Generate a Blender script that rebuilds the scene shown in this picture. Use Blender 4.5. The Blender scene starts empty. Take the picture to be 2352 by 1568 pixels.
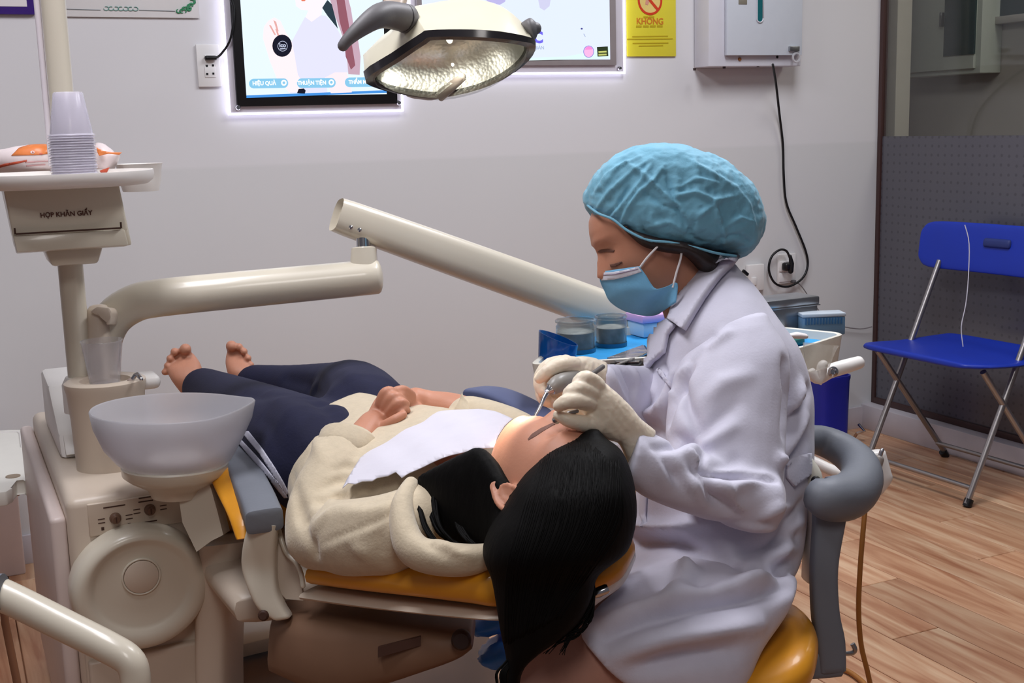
import bpy, bmesh, math, random
import numpy as np
from mathutils import Vector, Matrix
from mathutils.bvhtree import BVHTree

random.seed(7); np.random.seed(7)
scene = bpy.context.scene
COL = scene.collection

# ---------------------------------------------------------------- camera
F = 2800.0; CX = 1176.0; CY = 784.0          # focal length in pixels of the 2352x1568 frame
CAMZ = 1.25; PITCH = math.radians(10.0); ROLL = math.radians(-1.6)
_c, _s = math.cos(PITCH), math.sin(PITCH)
_r0 = Vector((1, 0, 0)); FW = Vector((0, _c, -_s)); _u0 = Vector((0, _s, _c))
RT = _r0 * math.cos(ROLL) + _u0 * math.sin(ROLL)
UP = -_r0 * math.sin(ROLL) + _u0 * math.cos(ROLL)
CAM = Vector((0, 0, CAMZ))
cam_data = bpy.data.cameras.new('camera'); cam = bpy.data.objects.new('camera', cam_data); COL.objects.link(cam)
cam_data.sensor_width = 36.0; cam_data.lens = 36.0 * F / 2352.0; cam_data.clip_start = 0.05
cam.matrix_world = Matrix(((RT.x, UP.x, -FW.x, 0), (RT.y, UP.y, -FW.y, 0), (RT.z, UP.z, -FW.z, CAMZ), (0, 0, 0, 1)))
scene.camera = cam
cam_data.dof.use_dof = False

# ---------------------------------------------------------------- world, lights, exposure
w = bpy.data.worlds.new('world'); scene.world = w; w.use_nodes = True
w.node_tree.nodes['Background'].inputs[0].default_value = (0.80, 0.76, 0.84, 1)
w.node_tree.nodes['Background'].inputs[1].default_value = 0.12
vs = scene.view_settings
vs.view_transform = 'Standard'; vs.look = 'None'; vs.gamma = 1.0; vs.exposure = 0.0
vs.use_curve_mapping = False

def area(name, loc, target, sx, sy, power, col):
    l = bpy.data.lights.new(name, 'AREA'); l.shape = 'RECTANGLE'; l.size = sx; l.size_y = sy; l.energy = power; l.color = col
    o = bpy.data.objects.new(name, l); COL.objects.link(o); o.location = loc
    o.rotation_euler = (Vector(target) - Vector(loc)).to_track_quat('-Z', 'Y').to_euler()
    return o
# ceiling fluorescent fittings of the room (above the frame), then an added fill
area('ceiling_tube_and_fill', (-0.75, 1.75, 2.75), (-0.75, 1.75, 0), 0.5, 1.3, 36, (0.96, 0.95, 1.0))
area('ceiling_tube_and_fill', (0.85, 2.75, 2.75), (0.85, 2.75, 0), 0.5, 1.3, 42, (0.94, 0.95, 1.0))
area('ceiling_tube_and_fill', (0.1, -0.6, 2.75), (0.1, -0.6, 0), 0.5, 1.3, 24, (1.0, 0.95, 0.92))  # frontal fill added over the camera, not a fitting of the room

area('next_room_fill', (2.35, 3.9, 2.75), (2.35, 3.9, 0), 0.25, 1.0, 16, (1.0, 0.97, 0.92))  # unseen lamp added to brighten the room behind the glass

# ---------------------------------------------------------------- pixel -> place
def P(x, y, d):
    return CAM + (RT * ((x - CX) / F) + UP * (-(y - CY) / F) + FW) * d
def ray(x, y):
    return RT * ((x - CX) / F) + UP * (-(y - CY) / F) + FW
def Pz(x, y, z):
    r = ray(x, y); return CAM + r * ((z - CAMZ) / r.z)
def PX(v):
    q = Vector(v) - CAM; d = q.dot(FW)
    return (CX + F * q.dot(RT) / d, CY - F * q.dot(UP) / d, d)

# room axes: EX runs along the back wall to the right, EY away from the room's front
YAW = math.radians(25.0)
EX = Vector((math.cos(YAW), math.sin(YAW), 0)); EY = Vector((-math.sin(YAW), math.cos(YAW), 0)); EZ = Vector((0, 0, 1))
CORNER = Pz(2005, 922, 0.10); CORNER.z = 0   # foot of the wall's right-hand end
def Pplane(x, y, p0, n):
    r = ray(x, y); return CAM + r * ((p0 - CAM).dot(n) / r.dot(n))
def Pw(x, y, off=0.0):                        # on the back wall, off metres in front of it
    return Pplane(x, y, CORNER - EY * off, EY)
def wall_uv(v):                               # coordinates along the wall / up
    q = v - CORNER; return q.dot(EX), v.z
def W(u, z, off=0.0):
    return CORNER + EX * u - EY * off + EZ * z

# ---------------------------------------------------------------- materials
def lin(c):
    return tuple(((v / 255.0) / 12.92 if v / 255.0 <= 0.04045 else ((v / 255.0 + 0.055) / 1.055) ** 2.4) for v in c)
MATS = {}
def mat(name, col, rough=0.5, metal=0.0, spec=0.5, noise=0.0, nscale=20.0, bump=0.0, bscale=60.0, trans=0.0, ior=1.45,
        alpha=1.0, emit=None, estr=0.0, coat=0.0, sss=0.0, sheen=0.0, stretch=None, rand=0.0):
    if name in MATS: return MATS[name]
    m = bpy.data.materials.new(name); m.use_nodes = True; nt = m.node_tree; b = nt.nodes['Principled BSDF']
    c = lin(col) + (1,)
    b.inputs['Base Color'].default_value = c; b.inputs['Roughness'].default_value = rough
    b.inputs['Metallic'].default_value = metal; b.inputs['Specular IOR Level'].default_value = spec
    b.inputs['IOR'].default_value = ior; b.inputs['Transmission Weight'].default_value = trans
    b.inputs['Alpha'].default_value = alpha; b.inputs['Coat Weight'].default_value = coat
    if sss:
        b.inputs['Subsurface Weight'].default_value = sss; b.inputs['Subsurface Radius'].default_value = (0.012, 0.005, 0.003)
        b.inputs['Subsurface Scale'].default_value = 1.0
    if sheen: b.inputs['Sheen Weight'].default_value = sheen
    if emit is not None:
        b.inputs['Emission Color'].default_value = lin(emit) + (1,); b.inputs['Emission Strength'].default_value = estr
    tc = None
    if noise or bump or rand:
        tc = nt.nodes.new('ShaderNodeTexCoord'); mp = nt.nodes.new('ShaderNodeMapping')
        nt.links.new(tc.outputs['Object'], mp.inputs['Vector'])
        if stretch: mp.inputs['Scale'].default_value = stretch
    if noise or rand:
        n = nt.nodes.new('ShaderNodeTexNoise'); n.inputs['Scale'].default_value = nscale; n.inputs['Detail'].default_value = 6
        nt.links.new(mp.outputs['Vector'], n.inputs['Vector'])
        hs = nt.nodes.new('ShaderNodeHueSaturation'); hs.inputs['Color'].default_value = c
        mr = nt.nodes.new('ShaderNodeMapRange'); mr.inputs['From Min'].default_value = 0.25; mr.inputs['From Max'].default_value = 0.75
        mr.inputs['To Min'].default_value = 1 - noise; mr.inputs['To Max'].default_value = 1 + noise
        nt.links.new(n.outputs['Fac'], mr.inputs['Value'])
        if rand:
            oi = nt.nodes.new('ShaderNodeObjectInfo'); m2 = nt.nodes.new('ShaderNodeMapRange')
            m2.inputs['To Min'].default_value = 1 - rand; m2.inputs['To Max'].default_value = 1 + rand
            nt.links.new(oi.outputs['Random'], m2.inputs['Value'])
            mu = nt.nodes.new('ShaderNodeMath'); mu.operation = 'MULTIPLY'
            nt.links.new(mr.outputs['Result'], mu.inputs[0]); nt.links.new(m2.outputs['Result'], mu.inputs[1])
            nt.links.new(mu.outputs[0], hs.inputs['Value'])
        else:
            nt.links.new(mr.outputs['Result'], hs.inputs['Value'])
        nt.links.new(hs.outputs['Color'], b.inputs['Base Color'])
    if bump:
        n2 = nt.nodes.new('ShaderNodeTexNoise'); n2.inputs['Scale'].default_value = bscale; n2.inputs['Detail'].default_value = 5
        nt.links.new(mp.outputs['Vector'], n2.inputs['Vector'])
        bp = nt.nodes.new('ShaderNodeBump'); bp.inputs['Strength'].default_value = bump; bp.inputs['Distance'].default_value = 0.004
        nt.links.new(n2.outputs['Fac'], bp.inputs['Height']); nt.links.new(bp.outputs['Normal'], b.inputs['Normal'])
    MATS[name] = m
    return m

# ---------------------------------------------------------------- objects
def link(name, me, m, parent=None, smooth=True):
    o = bpy.data.objects.new(name, me); COL.objects.link(o)
    if m is not None and len(me.materials) == 0: me.materials.append(m)
    if smooth:
        for p in me.polygons: p.use_smooth = True
    if parent is not None:
        o.parent = parent; o.matrix_parent_inverse = Matrix.Translation(-parent.location)
    return o
def thing(name, label, cat, loc, group=None):
    o = bpy.data.objects.new(name, None); COL.objects.link(o); o.location = loc; o.empty_display_size = 0.05
    o['label'] = label; o['category'] = cat
    if group: o['group'] = group
    return o
def tag(o, label, cat, group=None):
    o['label'] = label; o['category'] = cat
    if group: o['group'] = group
    return o
def struct(o): o['kind'] = 'structure'; return o
def bm_mesh(bm, name='mesh', autos=None):
    bmesh.ops.recalc_face_normals(bm, faces=bm.faces[:])
    me = bpy.data.meshes.new(name); bm.to_mesh(me); bm.free()
    return me
def sharp(me, deg=35):
    try: me.set_sharp_from_angle(angle=math.radians(deg))
    except Exception: pass
    return me

# shapes added to a bmesh -----------------------------------------------------
def add_box(bm, c, ax, ay, az, sx, sy, sz, bev=0.0, seg=2):
    c = Vector(c); vs_ = []
    for i in (-1, 1):
        for j in (-1, 1):
            for k in (-1, 1):
                vs_.append(bm.verts.new(c + ax * (i * sx / 2) + ay * (j * sy / 2) + az * (k * sz / 2)))
    f = [(0, 1, 3, 2), (4, 6, 7, 5), (0, 4, 5, 1), (2, 3, 7, 6), (0, 2, 6, 4), (1, 5, 7, 3)]
    fs = [bm.faces.new([vs_[q] for q in t]) for t in f]
    if bev > 0:
        es = list({e for q in fs for e in q.edges})
        bmesh.ops.bevel(bm, geom=es, offset=bev, segments=seg, profile=0.5, affect='EDGES', clamp_overlap=True)
def add_rings(bm, rings, closed=False, cap=True):
    n = len(rings[0]); V = [[bm.verts.new(p) for p in r] for r in rings]
    for a, b in zip(V, V[1:] + ([V[0]] if closed else [])):
        for i in range(n):
            bm.faces.new((a[i], a[(i + 1) % n], b[(i + 1) % n], b[i]))
    if cap and not closed:
        for r in (V[0], V[-1]):
            c = bm.verts.new(sum((v.co for v in r), Vector()) / n)
            for i in range(n):
                bm.faces.new((r[i], r[(i + 1) % n], c))
def ell(c, a, b, n=20, pw=1.0):
    out = []
    for i in range(n):
        t = 2 * math.pi * i / n; cs, sn = math.cos(t), math.sin(t)
        if pw != 1.0:
            cs = math.copysign(abs(cs) ** pw, cs); sn = math.copysign(abs(sn) ** pw, sn)
        out.append(c + a * cs + b * sn)
    return out
def dome(cs, first, steps=3, bulge=1.0):
    """extra rings closing a list of (centre, axis a, axis b) with a rounded end"""
    i0, i1 = (0, 1) if first else (-1, -2)
    c, a, b = cs[i0]; dirv = (c - cs[i1][0]).normalized(); h = min(a.length, b.length) * bulge
    ex = []
    for k in range(1, steps + 1):
        t = (math.pi / 2) * k / (steps + 0.35); ex.append((c + dirv * (h * math.sin(t)), a * math.cos(t), b * math.cos(t)))
    return (ex[::-1] + cs) if first else (cs + ex)
def add_loft(bm, cs, n=20, pw=1.0, domes=(1.0, 1.0)):
    cs = list(cs)
    if domes[0]: cs = dome(cs, True, 3, domes[0])
    if domes[1]: cs = dome(cs, False, 3, domes[1])
    add_rings(bm, [ell(c, a, b, n, pw) for c, a, b in cs])
def resample(cs, k):
    """catmull-rom in between (centre, a, b) triples"""
    out = []
    m = len(cs)
    for i in range(m - 1):
        p = [cs[max(0, i - 1)], cs[i], cs[i + 1], cs[min(m - 1, i + 2)]]
        for j in range(k):
            t = j / k; q = []
            for e in range(3):
                a, b, c, d = (p[z][e] for z in range(4))
                q.append(0.5 * ((2 * b) + (c - a) * t + (2 * a - 5 * b + 4 * c - d) * t * t + (3 * b - a - 3 * c + d) * t ** 3))
            out.append(tuple(q))
    out.append(cs[-1]); return out
def pxsec(ax, ay, bx, by, d, t, d2=None, axis=None):
    """cross-section between two pixels at depth d (and d2), half thickness t along the view (or along axis)"""
    A = P(ax, ay, d); B = P(bx, by, d2 if d2 else d); a = (B - A) / 2
    nv = axis if axis is not None else FW
    nv = (nv - a * (nv.dot(a) / a.length_squared)).normalized()
    return ((A + B) / 2, a, nv * t)
def pxloft(bm, secs, n=24, pw=1.0, domes=(1, 1), k=4, axis=None):
    cs = [pxsec(*s[:6], d2=(s[6] if len(s) > 6 else None), axis=axis) for s in secs]
    add_loft(bm, resample(cs, k), n, pw, domes)
def frames(pts):
    pts = [Vector(p) for p in pts]; n = len(pts); T = []
    for i in range(n):
        t = (pts[min(i + 1, n - 1)] - pts[max(i - 1, 0)]); T.append(t.normalized())
    up = Vector((0, 0, 1)) if abs(T[0].z) < 0.9 else Vector((1, 0, 0))
    a = (up - T[0] * up.dot(T[0])).normalized(); out = []
    for i in range(n):
        a = (a - T[i] * a.dot(T[i])).normalized(); out.append((pts[i], a, T[i].cross(a)))
    return out
def smooth_pts(pts, k=6):
    pts = [Vector(p) for p in pts]; out = []; m = len(pts)
    for i in range(m - 1):
        a, b, c, d = pts[max(0, i - 1)], pts[i], pts[i + 1], pts[min(m - 1, i + 2)]
        for j in range(k):
            t = j / k
            out.append(0.5 * ((2 * b) + (c - a) * t + (2 * a - 5 * b + 4 * c - d) * t * t + (3 * b - a - 3 * c + d) * t ** 3))
    out.append(pts[-1]); return out
def add_tube(bm, pts, r, n=12, domes=(0, 0), k=0, flat=1.0):
    if isinstance(r, (int, float)): r = [r] * len(pts)
    r = list(r)
    if k:
        pr = smooth_pts([Vector((q, 0, 0)) for q in r], k); r = [q.x for q in pr]; pts = smooth_pts(pts, k)
    cs = [(c, a * q, b * q * flat) for (c, a, b), q in zip(frames(pts), r)]
    add_loft(bm, cs, n, 1.0, domes)
def add_lathe(bm, base, axis, prof, n=28, cap=True):
    axis = Vector(axis).normalized(); u = axis.orthogonal().normalized(); v = axis.cross(u); base = Vector(base)
    add_rings(bm, [[base + axis * h + (u * math.cos(2 * math.pi * i / n) + v * math.sin(2 * math.pi * i / n)) * r for i in range(n)]
                   for r, h in prof], cap=cap)
def add_prism(bm, pts, off, bev=0.0):
    """closed polygon pts (world points), extruded by vector off"""
    a = [bm.verts.new(p) for p in pts]; b = [bm.verts.new(Vector(p) + off) for p in pts]; n = len(a)
    fs = [bm.faces.new(a), bm.faces.new(b[::-1])] + [bm.faces.new((a[i], b[i], b[(i + 1) % n], a[(i + 1) % n])) for i in range(n)]
    if bev:
        bmesh.ops.bevel(bm, geom=list({e for f in fs for e in f.edges}), offset=bev, segments=2, profile=0.5, affect='EDGES', clamp_overlap=True)
def add_blob(bm, c, a, b, d, nu=16, nv=10):
    c = Vector(c); rings = []
    for j in range(1, nv):
        t = math.pi * j / nv - math.pi / 2
        rings.append([c + d * math.sin(t) + (a * math.cos(2 * math.pi * i / nu) + b * math.sin(2 * math.pi * i / nu)) * math.cos(t) for i in range(nu)])
    V = [[bm.verts.new(p) for p in r] for r in rings]
    for x, y in zip(V, V[1:]):
        for i in range(nu): bm.faces.new((x[i], x[(i + 1) % nu], y[(i + 1) % nu], y[i]))
    for r, p in ((V[0], c - d), (V[-1], c + d)):
        q = bm.verts.new(p)
        for i in range(nu): bm.faces.new((r[i], r[(i + 1) % nu], q))
# one-call objects -------------------------------------------------------------
def box(name, m, parent, c, ax, ay, az, sx, sy, sz, bev=0.004):
    bm = bmesh.new(); add_box(bm, c, ax, ay, az, sx, sy, sz, bev); return link(name, sharp(bm_mesh(bm, name)), m, parent)
def tube(name, m, parent, pts, r, n=12, domes=(0, 0), k=0, flat=1.0):
    bm = bmesh.new(); add_tube(bm, pts, r, n, domes, k, flat); return link(name, sharp(bm_mesh(bm, name), 50), m, parent)
def lathe(name, m, parent, base, axis, prof, n=28, cap=True):
    bm = bmesh.new(); add_lathe(bm, base, axis, prof, n, cap); return link(name, sharp(bm_mesh(bm, name), 40), m, parent)
def prism(name, m, parent, pts, off, bev=0.0):
    bm = bmesh.new(); add_prism(bm, pts, off, bev); return link(name, sharp(bm_mesh(bm, name), 30), m, parent)
def loft(name, m, parent, secs, n=24, pw=1.0, domes=(1, 1), k=4, axis=None):
    bm = bmesh.new(); pxloft(bm, secs, n, pw, domes, k, axis); return link(name, sharp(bm_mesh(bm, name), 60), m, parent)
def text(name, m, parent, s, size, c, ax, ay, bold=0.0, depth=0.0004, align='CENTER', sx=1.0):
    cu = bpy.data.curves.new(name, 'FONT'); cu.body = s; cu.size = size; cu.align_x = align; cu.align_y = 'CENTER'; cu.offset = bold; cu.extrude = depth
    cu.resolution_u = 3
    to = bpy.data.objects.new('tmp_text', cu); COL.objects.link(to)
    bpy.context.view_layer.update()
    me = bpy.data.meshes.new_from_object(to.evaluated_get(bpy.context.evaluated_depsgraph_get()))
    bpy.data.objects.remove(to); bpy.data.curves.remove(cu)
    az = ax.cross(ay); c = Vector(c)
    for v in me.vertices:
        q = v.co.copy(); v.co = c + ax * q.x * sx + ay * q.y + az * q.z
    me.materials.clear()
    return link(name, me, m, parent, smooth=False)
# fused organic bodies -----------------------------------------------------------
def fuse(bm, voxel=0.006, smooth=6, factor=0.5):
    bmesh.ops.recalc_face_normals(bm, faces=bm.faces[:])
    me = bpy.data.meshes.new('tmp'); bm.to_mesh(me); bm.free()
    o = bpy.data.objects.new('tmp', me); COL.objects.link(o)
    r = o.modifiers.new('r', 'REMESH'); r.mode = 'VOXEL'; r.voxel_size = voxel
    if smooth:
        s = o.modifiers.new('s', 'SMOOTH'); s.iterations = smooth; s.factor = factor
    bpy.context.view_layer.update()
    me2 = bpy.data.meshes.new_from_object(o.evaluated_get(bpy.context.evaluated_depsgraph_get()))
    bpy.data.objects.remove(o); bpy.data.meshes.remove(me)
    return me2
def mesh_np(me):
    n = len(me.vertices); a = np.empty(n * 3); me.vertices.foreach_get('co', a)
    b = np.empty(n * 3); me.vertex_normals.foreach_get('vector', b)
    return a.reshape(-1, 3), b.reshape(-1, 3)
def set_co(me, co):
    me.vertices.foreach_set('co', np.ascontiguousarray(co, dtype=np.float64).ravel()); me.update()
def bvh_of(me):
    return BVHTree.FromPolygons([v.co.copy() for v in me.vertices], [list(p.vertices) for p in me.polygons])
def hit(bvh, x, y):
    r = ray(x, y).normalized(); h = bvh.ray_cast(CAM, r)
    return (h[0], h[1]) if h[0] is not None else (None, None)
def folds(me, specs, step=10):
    """ridges (+h) and creases (-h) along pixel polylines laid on the visible surface; spec = (points, width m, height m)"""
    bvh = bvh_of(me); co, nr = mesh_np(me); disp = np.zeros(len(co))
    for pts, wd, h in specs:
        P3 = []
        for (x0, y0), (x1, y1) in zip(pts, pts[1:]):
            L = max(1, int(math.hypot(x1 - x0, y1 - y0) / step))
            for i in range(L + 1):
                t = i / L; q, _ = hit(bvh, x0 + (x1 - x0) * t, y0 + (y1 - y0) * t)
                if q is not None: P3.append(q)
        if not P3: continue
        D3 = [P3[0]]
        for a_, b_ in zip(P3, P3[1:]):
            g_ = (b_ - a_).length
            k_ = int(g_ / .004) if g_ < .12 else 0
            for i in range(1, k_ + 1): D3.append(a_.lerp(b_, i / (k_ + 1)))
            D3.append(b_)
        P3 = np.array(D3); m = len(P3); d2 = np.full(len(co), 9.0); tt = np.zeros(len(co))
        for i, p in enumerate(P3):
            e = ((co - p) ** 2).sum(1); k = e < d2; d2[k] = e[k]; tt[k] = i / max(1, m - 1)
        fade = np.sin(np.pi * np.clip(tt * 0.84 + 0.08, 0, 1)) ** 0.6
        disp += h * np.exp(-d2 / (wd * wd)) * fade
    set_co(me, co + nr * disp[:, None])
def vnoise(co, sc, seed=0):
    """smooth value noise, numpy"""
    q = co * sc + seed * 17.31; i = np.floor(q).astype(np.int64); f = q - i; f = f * f * (3 - 2 * f)
    def hsh(a):
        hh = (a[:, 0] * 73856093) ^ (a[:, 1] * 19349663) ^ (a[:, 2] * 83492791) ^ (seed * 7919)
        hh = (hh ^ (hh >> 13)) * 1274126177 & 0x7fffffff
        return (hh % 10007) / 10007.0
    out = 0
    for dx in (0, 1):
        for dy in (0, 1):
            for dz in (0, 1):
                wgt = (f[:, 0] if dx else 1 - f[:, 0]) * (f[:, 1] if dy else 1 - f[:, 1]) * (f[:, 2] if dz else 1 - f[:, 2])
                out = out + wgt * hsh(i + np.array([dx, dy, dz]))
    return out * 2 - 1
def crumple(me, sc, amp, seed=1, ridged=True):
    co, nr = mesh_np(me)
    a = vnoise(co, sc, seed); b = vnoise(co, sc * 2.1, seed + 3)
    v = ((1 - 2 * np.abs(a)) + 0.5 * (1 - 2 * np.abs(b))) if ridged else a + 0.5 * b
    set_co(me, co + nr * (v * amp)[:, None])
def drape(poly, bvh, off, thick, step=6, fallback=None):
    """a sheet with the pixel outline poly laid on the surface bvh: grid of points inside the outline, offset and thickened"""
    from mathutils.geometry import delaunay_2d_cdt
    pts = []; m = len(poly)
    for i in range(m):
        (x0, y0), (x1, y1) = poly[i], poly[(i + 1) % m]; L = max(1, int(math.hypot(x1 - x0, y1 - y0) / step))
        for j in range(L): pts.append(Vector((x0 + (x1 - x0) * j / L, y0 + (y1 - y0) * j / L)))
    nb = len(pts); edges = [(i, (i + 1) % nb) for i in range(nb)]
    xs = [p.x for p in pts]; ys = [p.y for p in pts]
    def inside(x, y):
        c = False
        for i in range(m):
            (x0, y0), (x1, y1) = poly[i], poly[(i + 1) % m]
            if (y0 > y) != (y1 > y) and x < (x1 - x0) * (y - y0) / (y1 - y0) + x0: c = not c
        return c
    y = min(ys) + step / 2
    while y < max(ys):
        x = min(xs) + step / 2
        while x < max(xs):
            if inside(x, y): pts.append(Vector((x, y)))
            x += step
        y += step
    vo, _, fa, *_r = delaunay_2d_cdt(pts, edges, [], 1, 1e-4)
    bm = bmesh.new(); top = []; bot = []
    last = None
    for v in vo:
        if bvh is not None:
            q, nn = hit(bvh, v.x, v.y)
            if q is None: q, nn = (fallback(v.x, v.y) if fallback else last)
            if nn.dot(FW) > 0: nn = -nn
            last = (q, nn)
        else: q, nn = fallback(v.x, v.y)
        top.append(bm.verts.new(q + nn * (off + thick))); bot.append(bm.verts.new(q + nn * off))
    ec = {}
    for f in fa:
        bm.faces.new([top[i] for i in f]); bm.faces.new([bot[i] for i in reversed(f)])
        for a, b in zip(f, list(f[1:]) + [f[0]]):
            k = (min(a, b), max(a, b)); ec.setdefault(k, []).append((a, b))
    for k, l in ec.items():
        if len(l) == 1:
            a, b = l[0]; bm.faces.new((top[b], top[a], bot[a], bot[b]))
    return bm
# ================================================================ THE ROOM
cream = mat('cream_plastic', (214, 206, 189), 0.28, spec=0.5, noise=0.02, nscale=4, coat=0.2)
cream2 = mat('cream_plastic_aged', (210, 195, 178), 0.38, noise=0.03, nscale=5)
white_pl = mat('white_plastic', (236, 232, 228), 0.35, noise=0.015, nscale=8)
grey_pu = mat('grey_polyurethane', (114, 118, 127), 0.55, noise=0.04, nscale=14, bump=0.08, bscale=120)
black_pl = mat('black_plastic', (14, 14, 18), 0.4, noise=0.1, nscale=10)
chrome = mat('chrome', (205, 205, 210), 0.18, metal=1.0, noise=0.03, nscale=30)
steel = mat('brushed_steel', (170, 172, 176), 0.32, metal=1.0, noise=0.06, nscale=40)

# back wall: two tones, the lower one slightly darker
ZB = 0.5 * (Pw(380, 405).z + Pw(1300, 338).z)
mw = bpy.data.materials.new('wall_paint'); mw.use_nodes = True; nt = mw.node_tree; b = nt.nodes['Principled BSDF']
tc = nt.nodes.new('ShaderNodeTexCoord'); sp = nt.nodes.new('ShaderNodeSeparateXYZ'); nt.links.new(tc.outputs['Object'], sp.inputs[0])
mr = nt.nodes.new('ShaderNodeMapRange'); mr.inputs['From Min'].default_value = ZB - 0.006; mr.inputs['From Max'].default_value = ZB + 0.006
nt.links.new(sp.outputs['Z'], mr.inputs['Value'])
mx = nt.nodes.new('ShaderNodeMix'); mx.data_type = 'RGBA'; mx.inputs[6].default_value = lin((212, 212, 214)) + (1,); mx.inputs[7].default_value = lin((219, 218, 221)) + (1,)
nt.links.new(mr.outputs['Result'], mx.inputs[0])
nz = nt.nodes.new('ShaderNodeTexNoise'); nz.inputs['Scale'].default_value = 1.3; nz.inputs['Detail'].default_value = 8
hs = nt.nodes.new('ShaderNodeHueSaturation'); m2 = nt.nodes.new('ShaderNodeMapRange'); m2.inputs['To Min'].default_value = 0.96; m2.inputs['To Max'].default_value = 1.04
nt.links.new(tc.outputs['Object'], nz.inputs['Vector']); nt.links.new(nz.outputs['Fac'], m2.inputs['Value']); nt.links.new(m2.outputs['Result'], hs.inputs['Value'])
nt.links.new(mx.outputs[2], hs.inputs['Color']); nt.links.new(hs.outputs['Color'], b.inputs['Base Color']); b.inputs['Roughness'].default_value = 0.62
nb_ = nt.nodes.new('ShaderNodeTexNoise'); nb_.inputs['Scale'].default_value = 180; bp = nt.nodes.new('ShaderNodeBump'); bp.inputs['Strength'].default_value = 0.06
nt.links.new(tc.outputs['Object'], nb_.inputs['Vector']); nt.links.new(nb_.outputs['Fac'], bp.inputs['Height']); nt.links.new(bp.outputs['Normal'], b.inputs['Normal'])
wall = struct(box('wall_back', mw, None, W(-2.3, 1.45, -0.06), EX, EY, EZ, 4.6, 0.12, 2.9, 0))

# floor: wood-look boards in the light, screed below
mat('grout', (140, 98, 70), 0.8, noise=0.1, nscale=30)
floor = struct(box('floor', MATS['grout'], None, Vector((0, 2.6, -0.03)), EX, EY, EZ, 7.4, 7.0, 0.05, 0))
mp_ = bpy.data.materials.new('wood_plank'); mp_.use_nodes = True; nt = mp_.node_tree; b = nt.nodes['Principled BSDF']
tc = nt.nodes.new('ShaderNodeTexCoord'); mpn = nt.nodes.new('ShaderNodeMapping'); oi = nt.nodes.new('ShaderNodeObjectInfo')
mpn.inputs['Scale'].default_value = (26, 2.4, 1); nt.links.new(tc.outputs['Object'], mpn.inputs['Vector'])
cb = nt.nodes.new('ShaderNodeCombineXYZ'); mu = nt.nodes.new('ShaderNodeMath'); mu.operation = 'MULTIPLY'; mu.inputs[1].default_value = 61.0
nt.links.new(oi.outputs['Random'], mu.inputs[0]); nt.links.new(mu.outputs[0], cb.inputs['Y']); nt.links.new(mu.outputs[0], cb.inputs['X'])
nt.links.new(cb.outputs[0], mpn.inputs['Location'])
nz = nt.nodes.new('ShaderNodeTexNoise'); nz.inputs['Scale'].default_value = 1.0; nz.inputs['Detail'].default_value = 7; nz.inputs['Distortion'].default_value = 0.8
nt.links.new(mpn.outputs['Vector'], nz.inputs['Vector'])
cr = nt.nodes.new('ShaderNodeValToRGB'); cr.color_ramp.elements[0].position = 0.30; cr.color_ramp.elements[0].color = lin((166, 112, 80)) + (1,)
cr.color_ramp.elements[1].position = 0.72; cr.color_ramp.elements[1].color = lin((218, 184, 150)) + (1,)
e = cr.color_ramp.elements.new(0.5); e.color = lin((196, 150, 116)) + (1,)
nt.links.new(nz.outputs['Fac'], cr.inputs['Fac'])
hs = nt.nodes.new('ShaderNodeHueSaturation'); m2 = nt.nodes.new('ShaderNodeMapRange'); m2.inputs['To Min'].default_value = 0.82; m2.inputs['To Max'].default_value = 1.15
nt.links.new(oi.outputs['Random'], m2.inputs['Value']); nt.links.new(m2.outputs['Result'], hs.inputs['Value'])
nt.links.new(cr.outputs['Color'], hs.inputs['Color']); nt.links.new(hs.outputs['Color'], b.inputs['Base Color']); b.inputs['Roughness'].default_value = 0.33
PLW, PLL = 0.147, 0.90
bm = bmesh.new(); add_box(bm, (0, 0, 0), Vector((1, 0, 0)), Vector((0, 1, 0)), EZ, PLW - 0.003, PLL - 0.003, 0.010, 0.0015, 1)
plank_me = sharp(bm_mesh(bm, 'plank')); plank_me.materials.append(mp_)
nplank = 0
for i in range(-26, 26):
    for j in range(-5, 6):
        c = CORNER + EX * (i * PLW) + EY * (j * PLL + (i % 3) * 0.3 - 1.2); c.z = -0.004
        if (c - CORNER).dot(EY) > 0.5 and (c - CORNER).dot(EX) < 0: continue
        if c.y < 1.0: continue
        vis = False
        for a in (-0.5, 0, 0.5):
            for q in (-0.5, 0.5):
                x, y, d = PX(c + EY * PLL * a + EX * PLW * q)
                if d > 0.5 and -60 < x < 2420 and y < 1640: vis = True
        if not vis: continue
        o = bpy.data.objects.new('plank', plank_me); COL.objects.link(o); o.location = c; o.rotation_euler = (0, 0, YAW); o.parent = floor; nplank += 1
print('planks', nplank)

# plinth, glass partition on the right
plinth = mat('plinth_tile', (196, 190, 196), 0.5, noise=0.08, nscale=9)
struct(box('baseboard_back', plinth, None, W(-2.3, 0.045, 0.006), EX, EY, EZ, 4.6, 0.012, 0.09, 0.003))
pc = CORNER - EY * 1.35 + EZ * 0.05
struct(box('baseboard_right', plinth, None, pc + EX * 0.0, EX, EY, EZ, 0.13, 2.7, 0.10, 0.004))
brown = mat('brown_frame', (66, 44, 42), 0.45, noise=0.1, nscale=12)
part = struct(bpy.data.objects.new('window_1', None)); COL.objects.link(part); part.location = CORNER - EY * 1.3
ZF = Pplane(2150, 312, CORNER, EX).z
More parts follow.
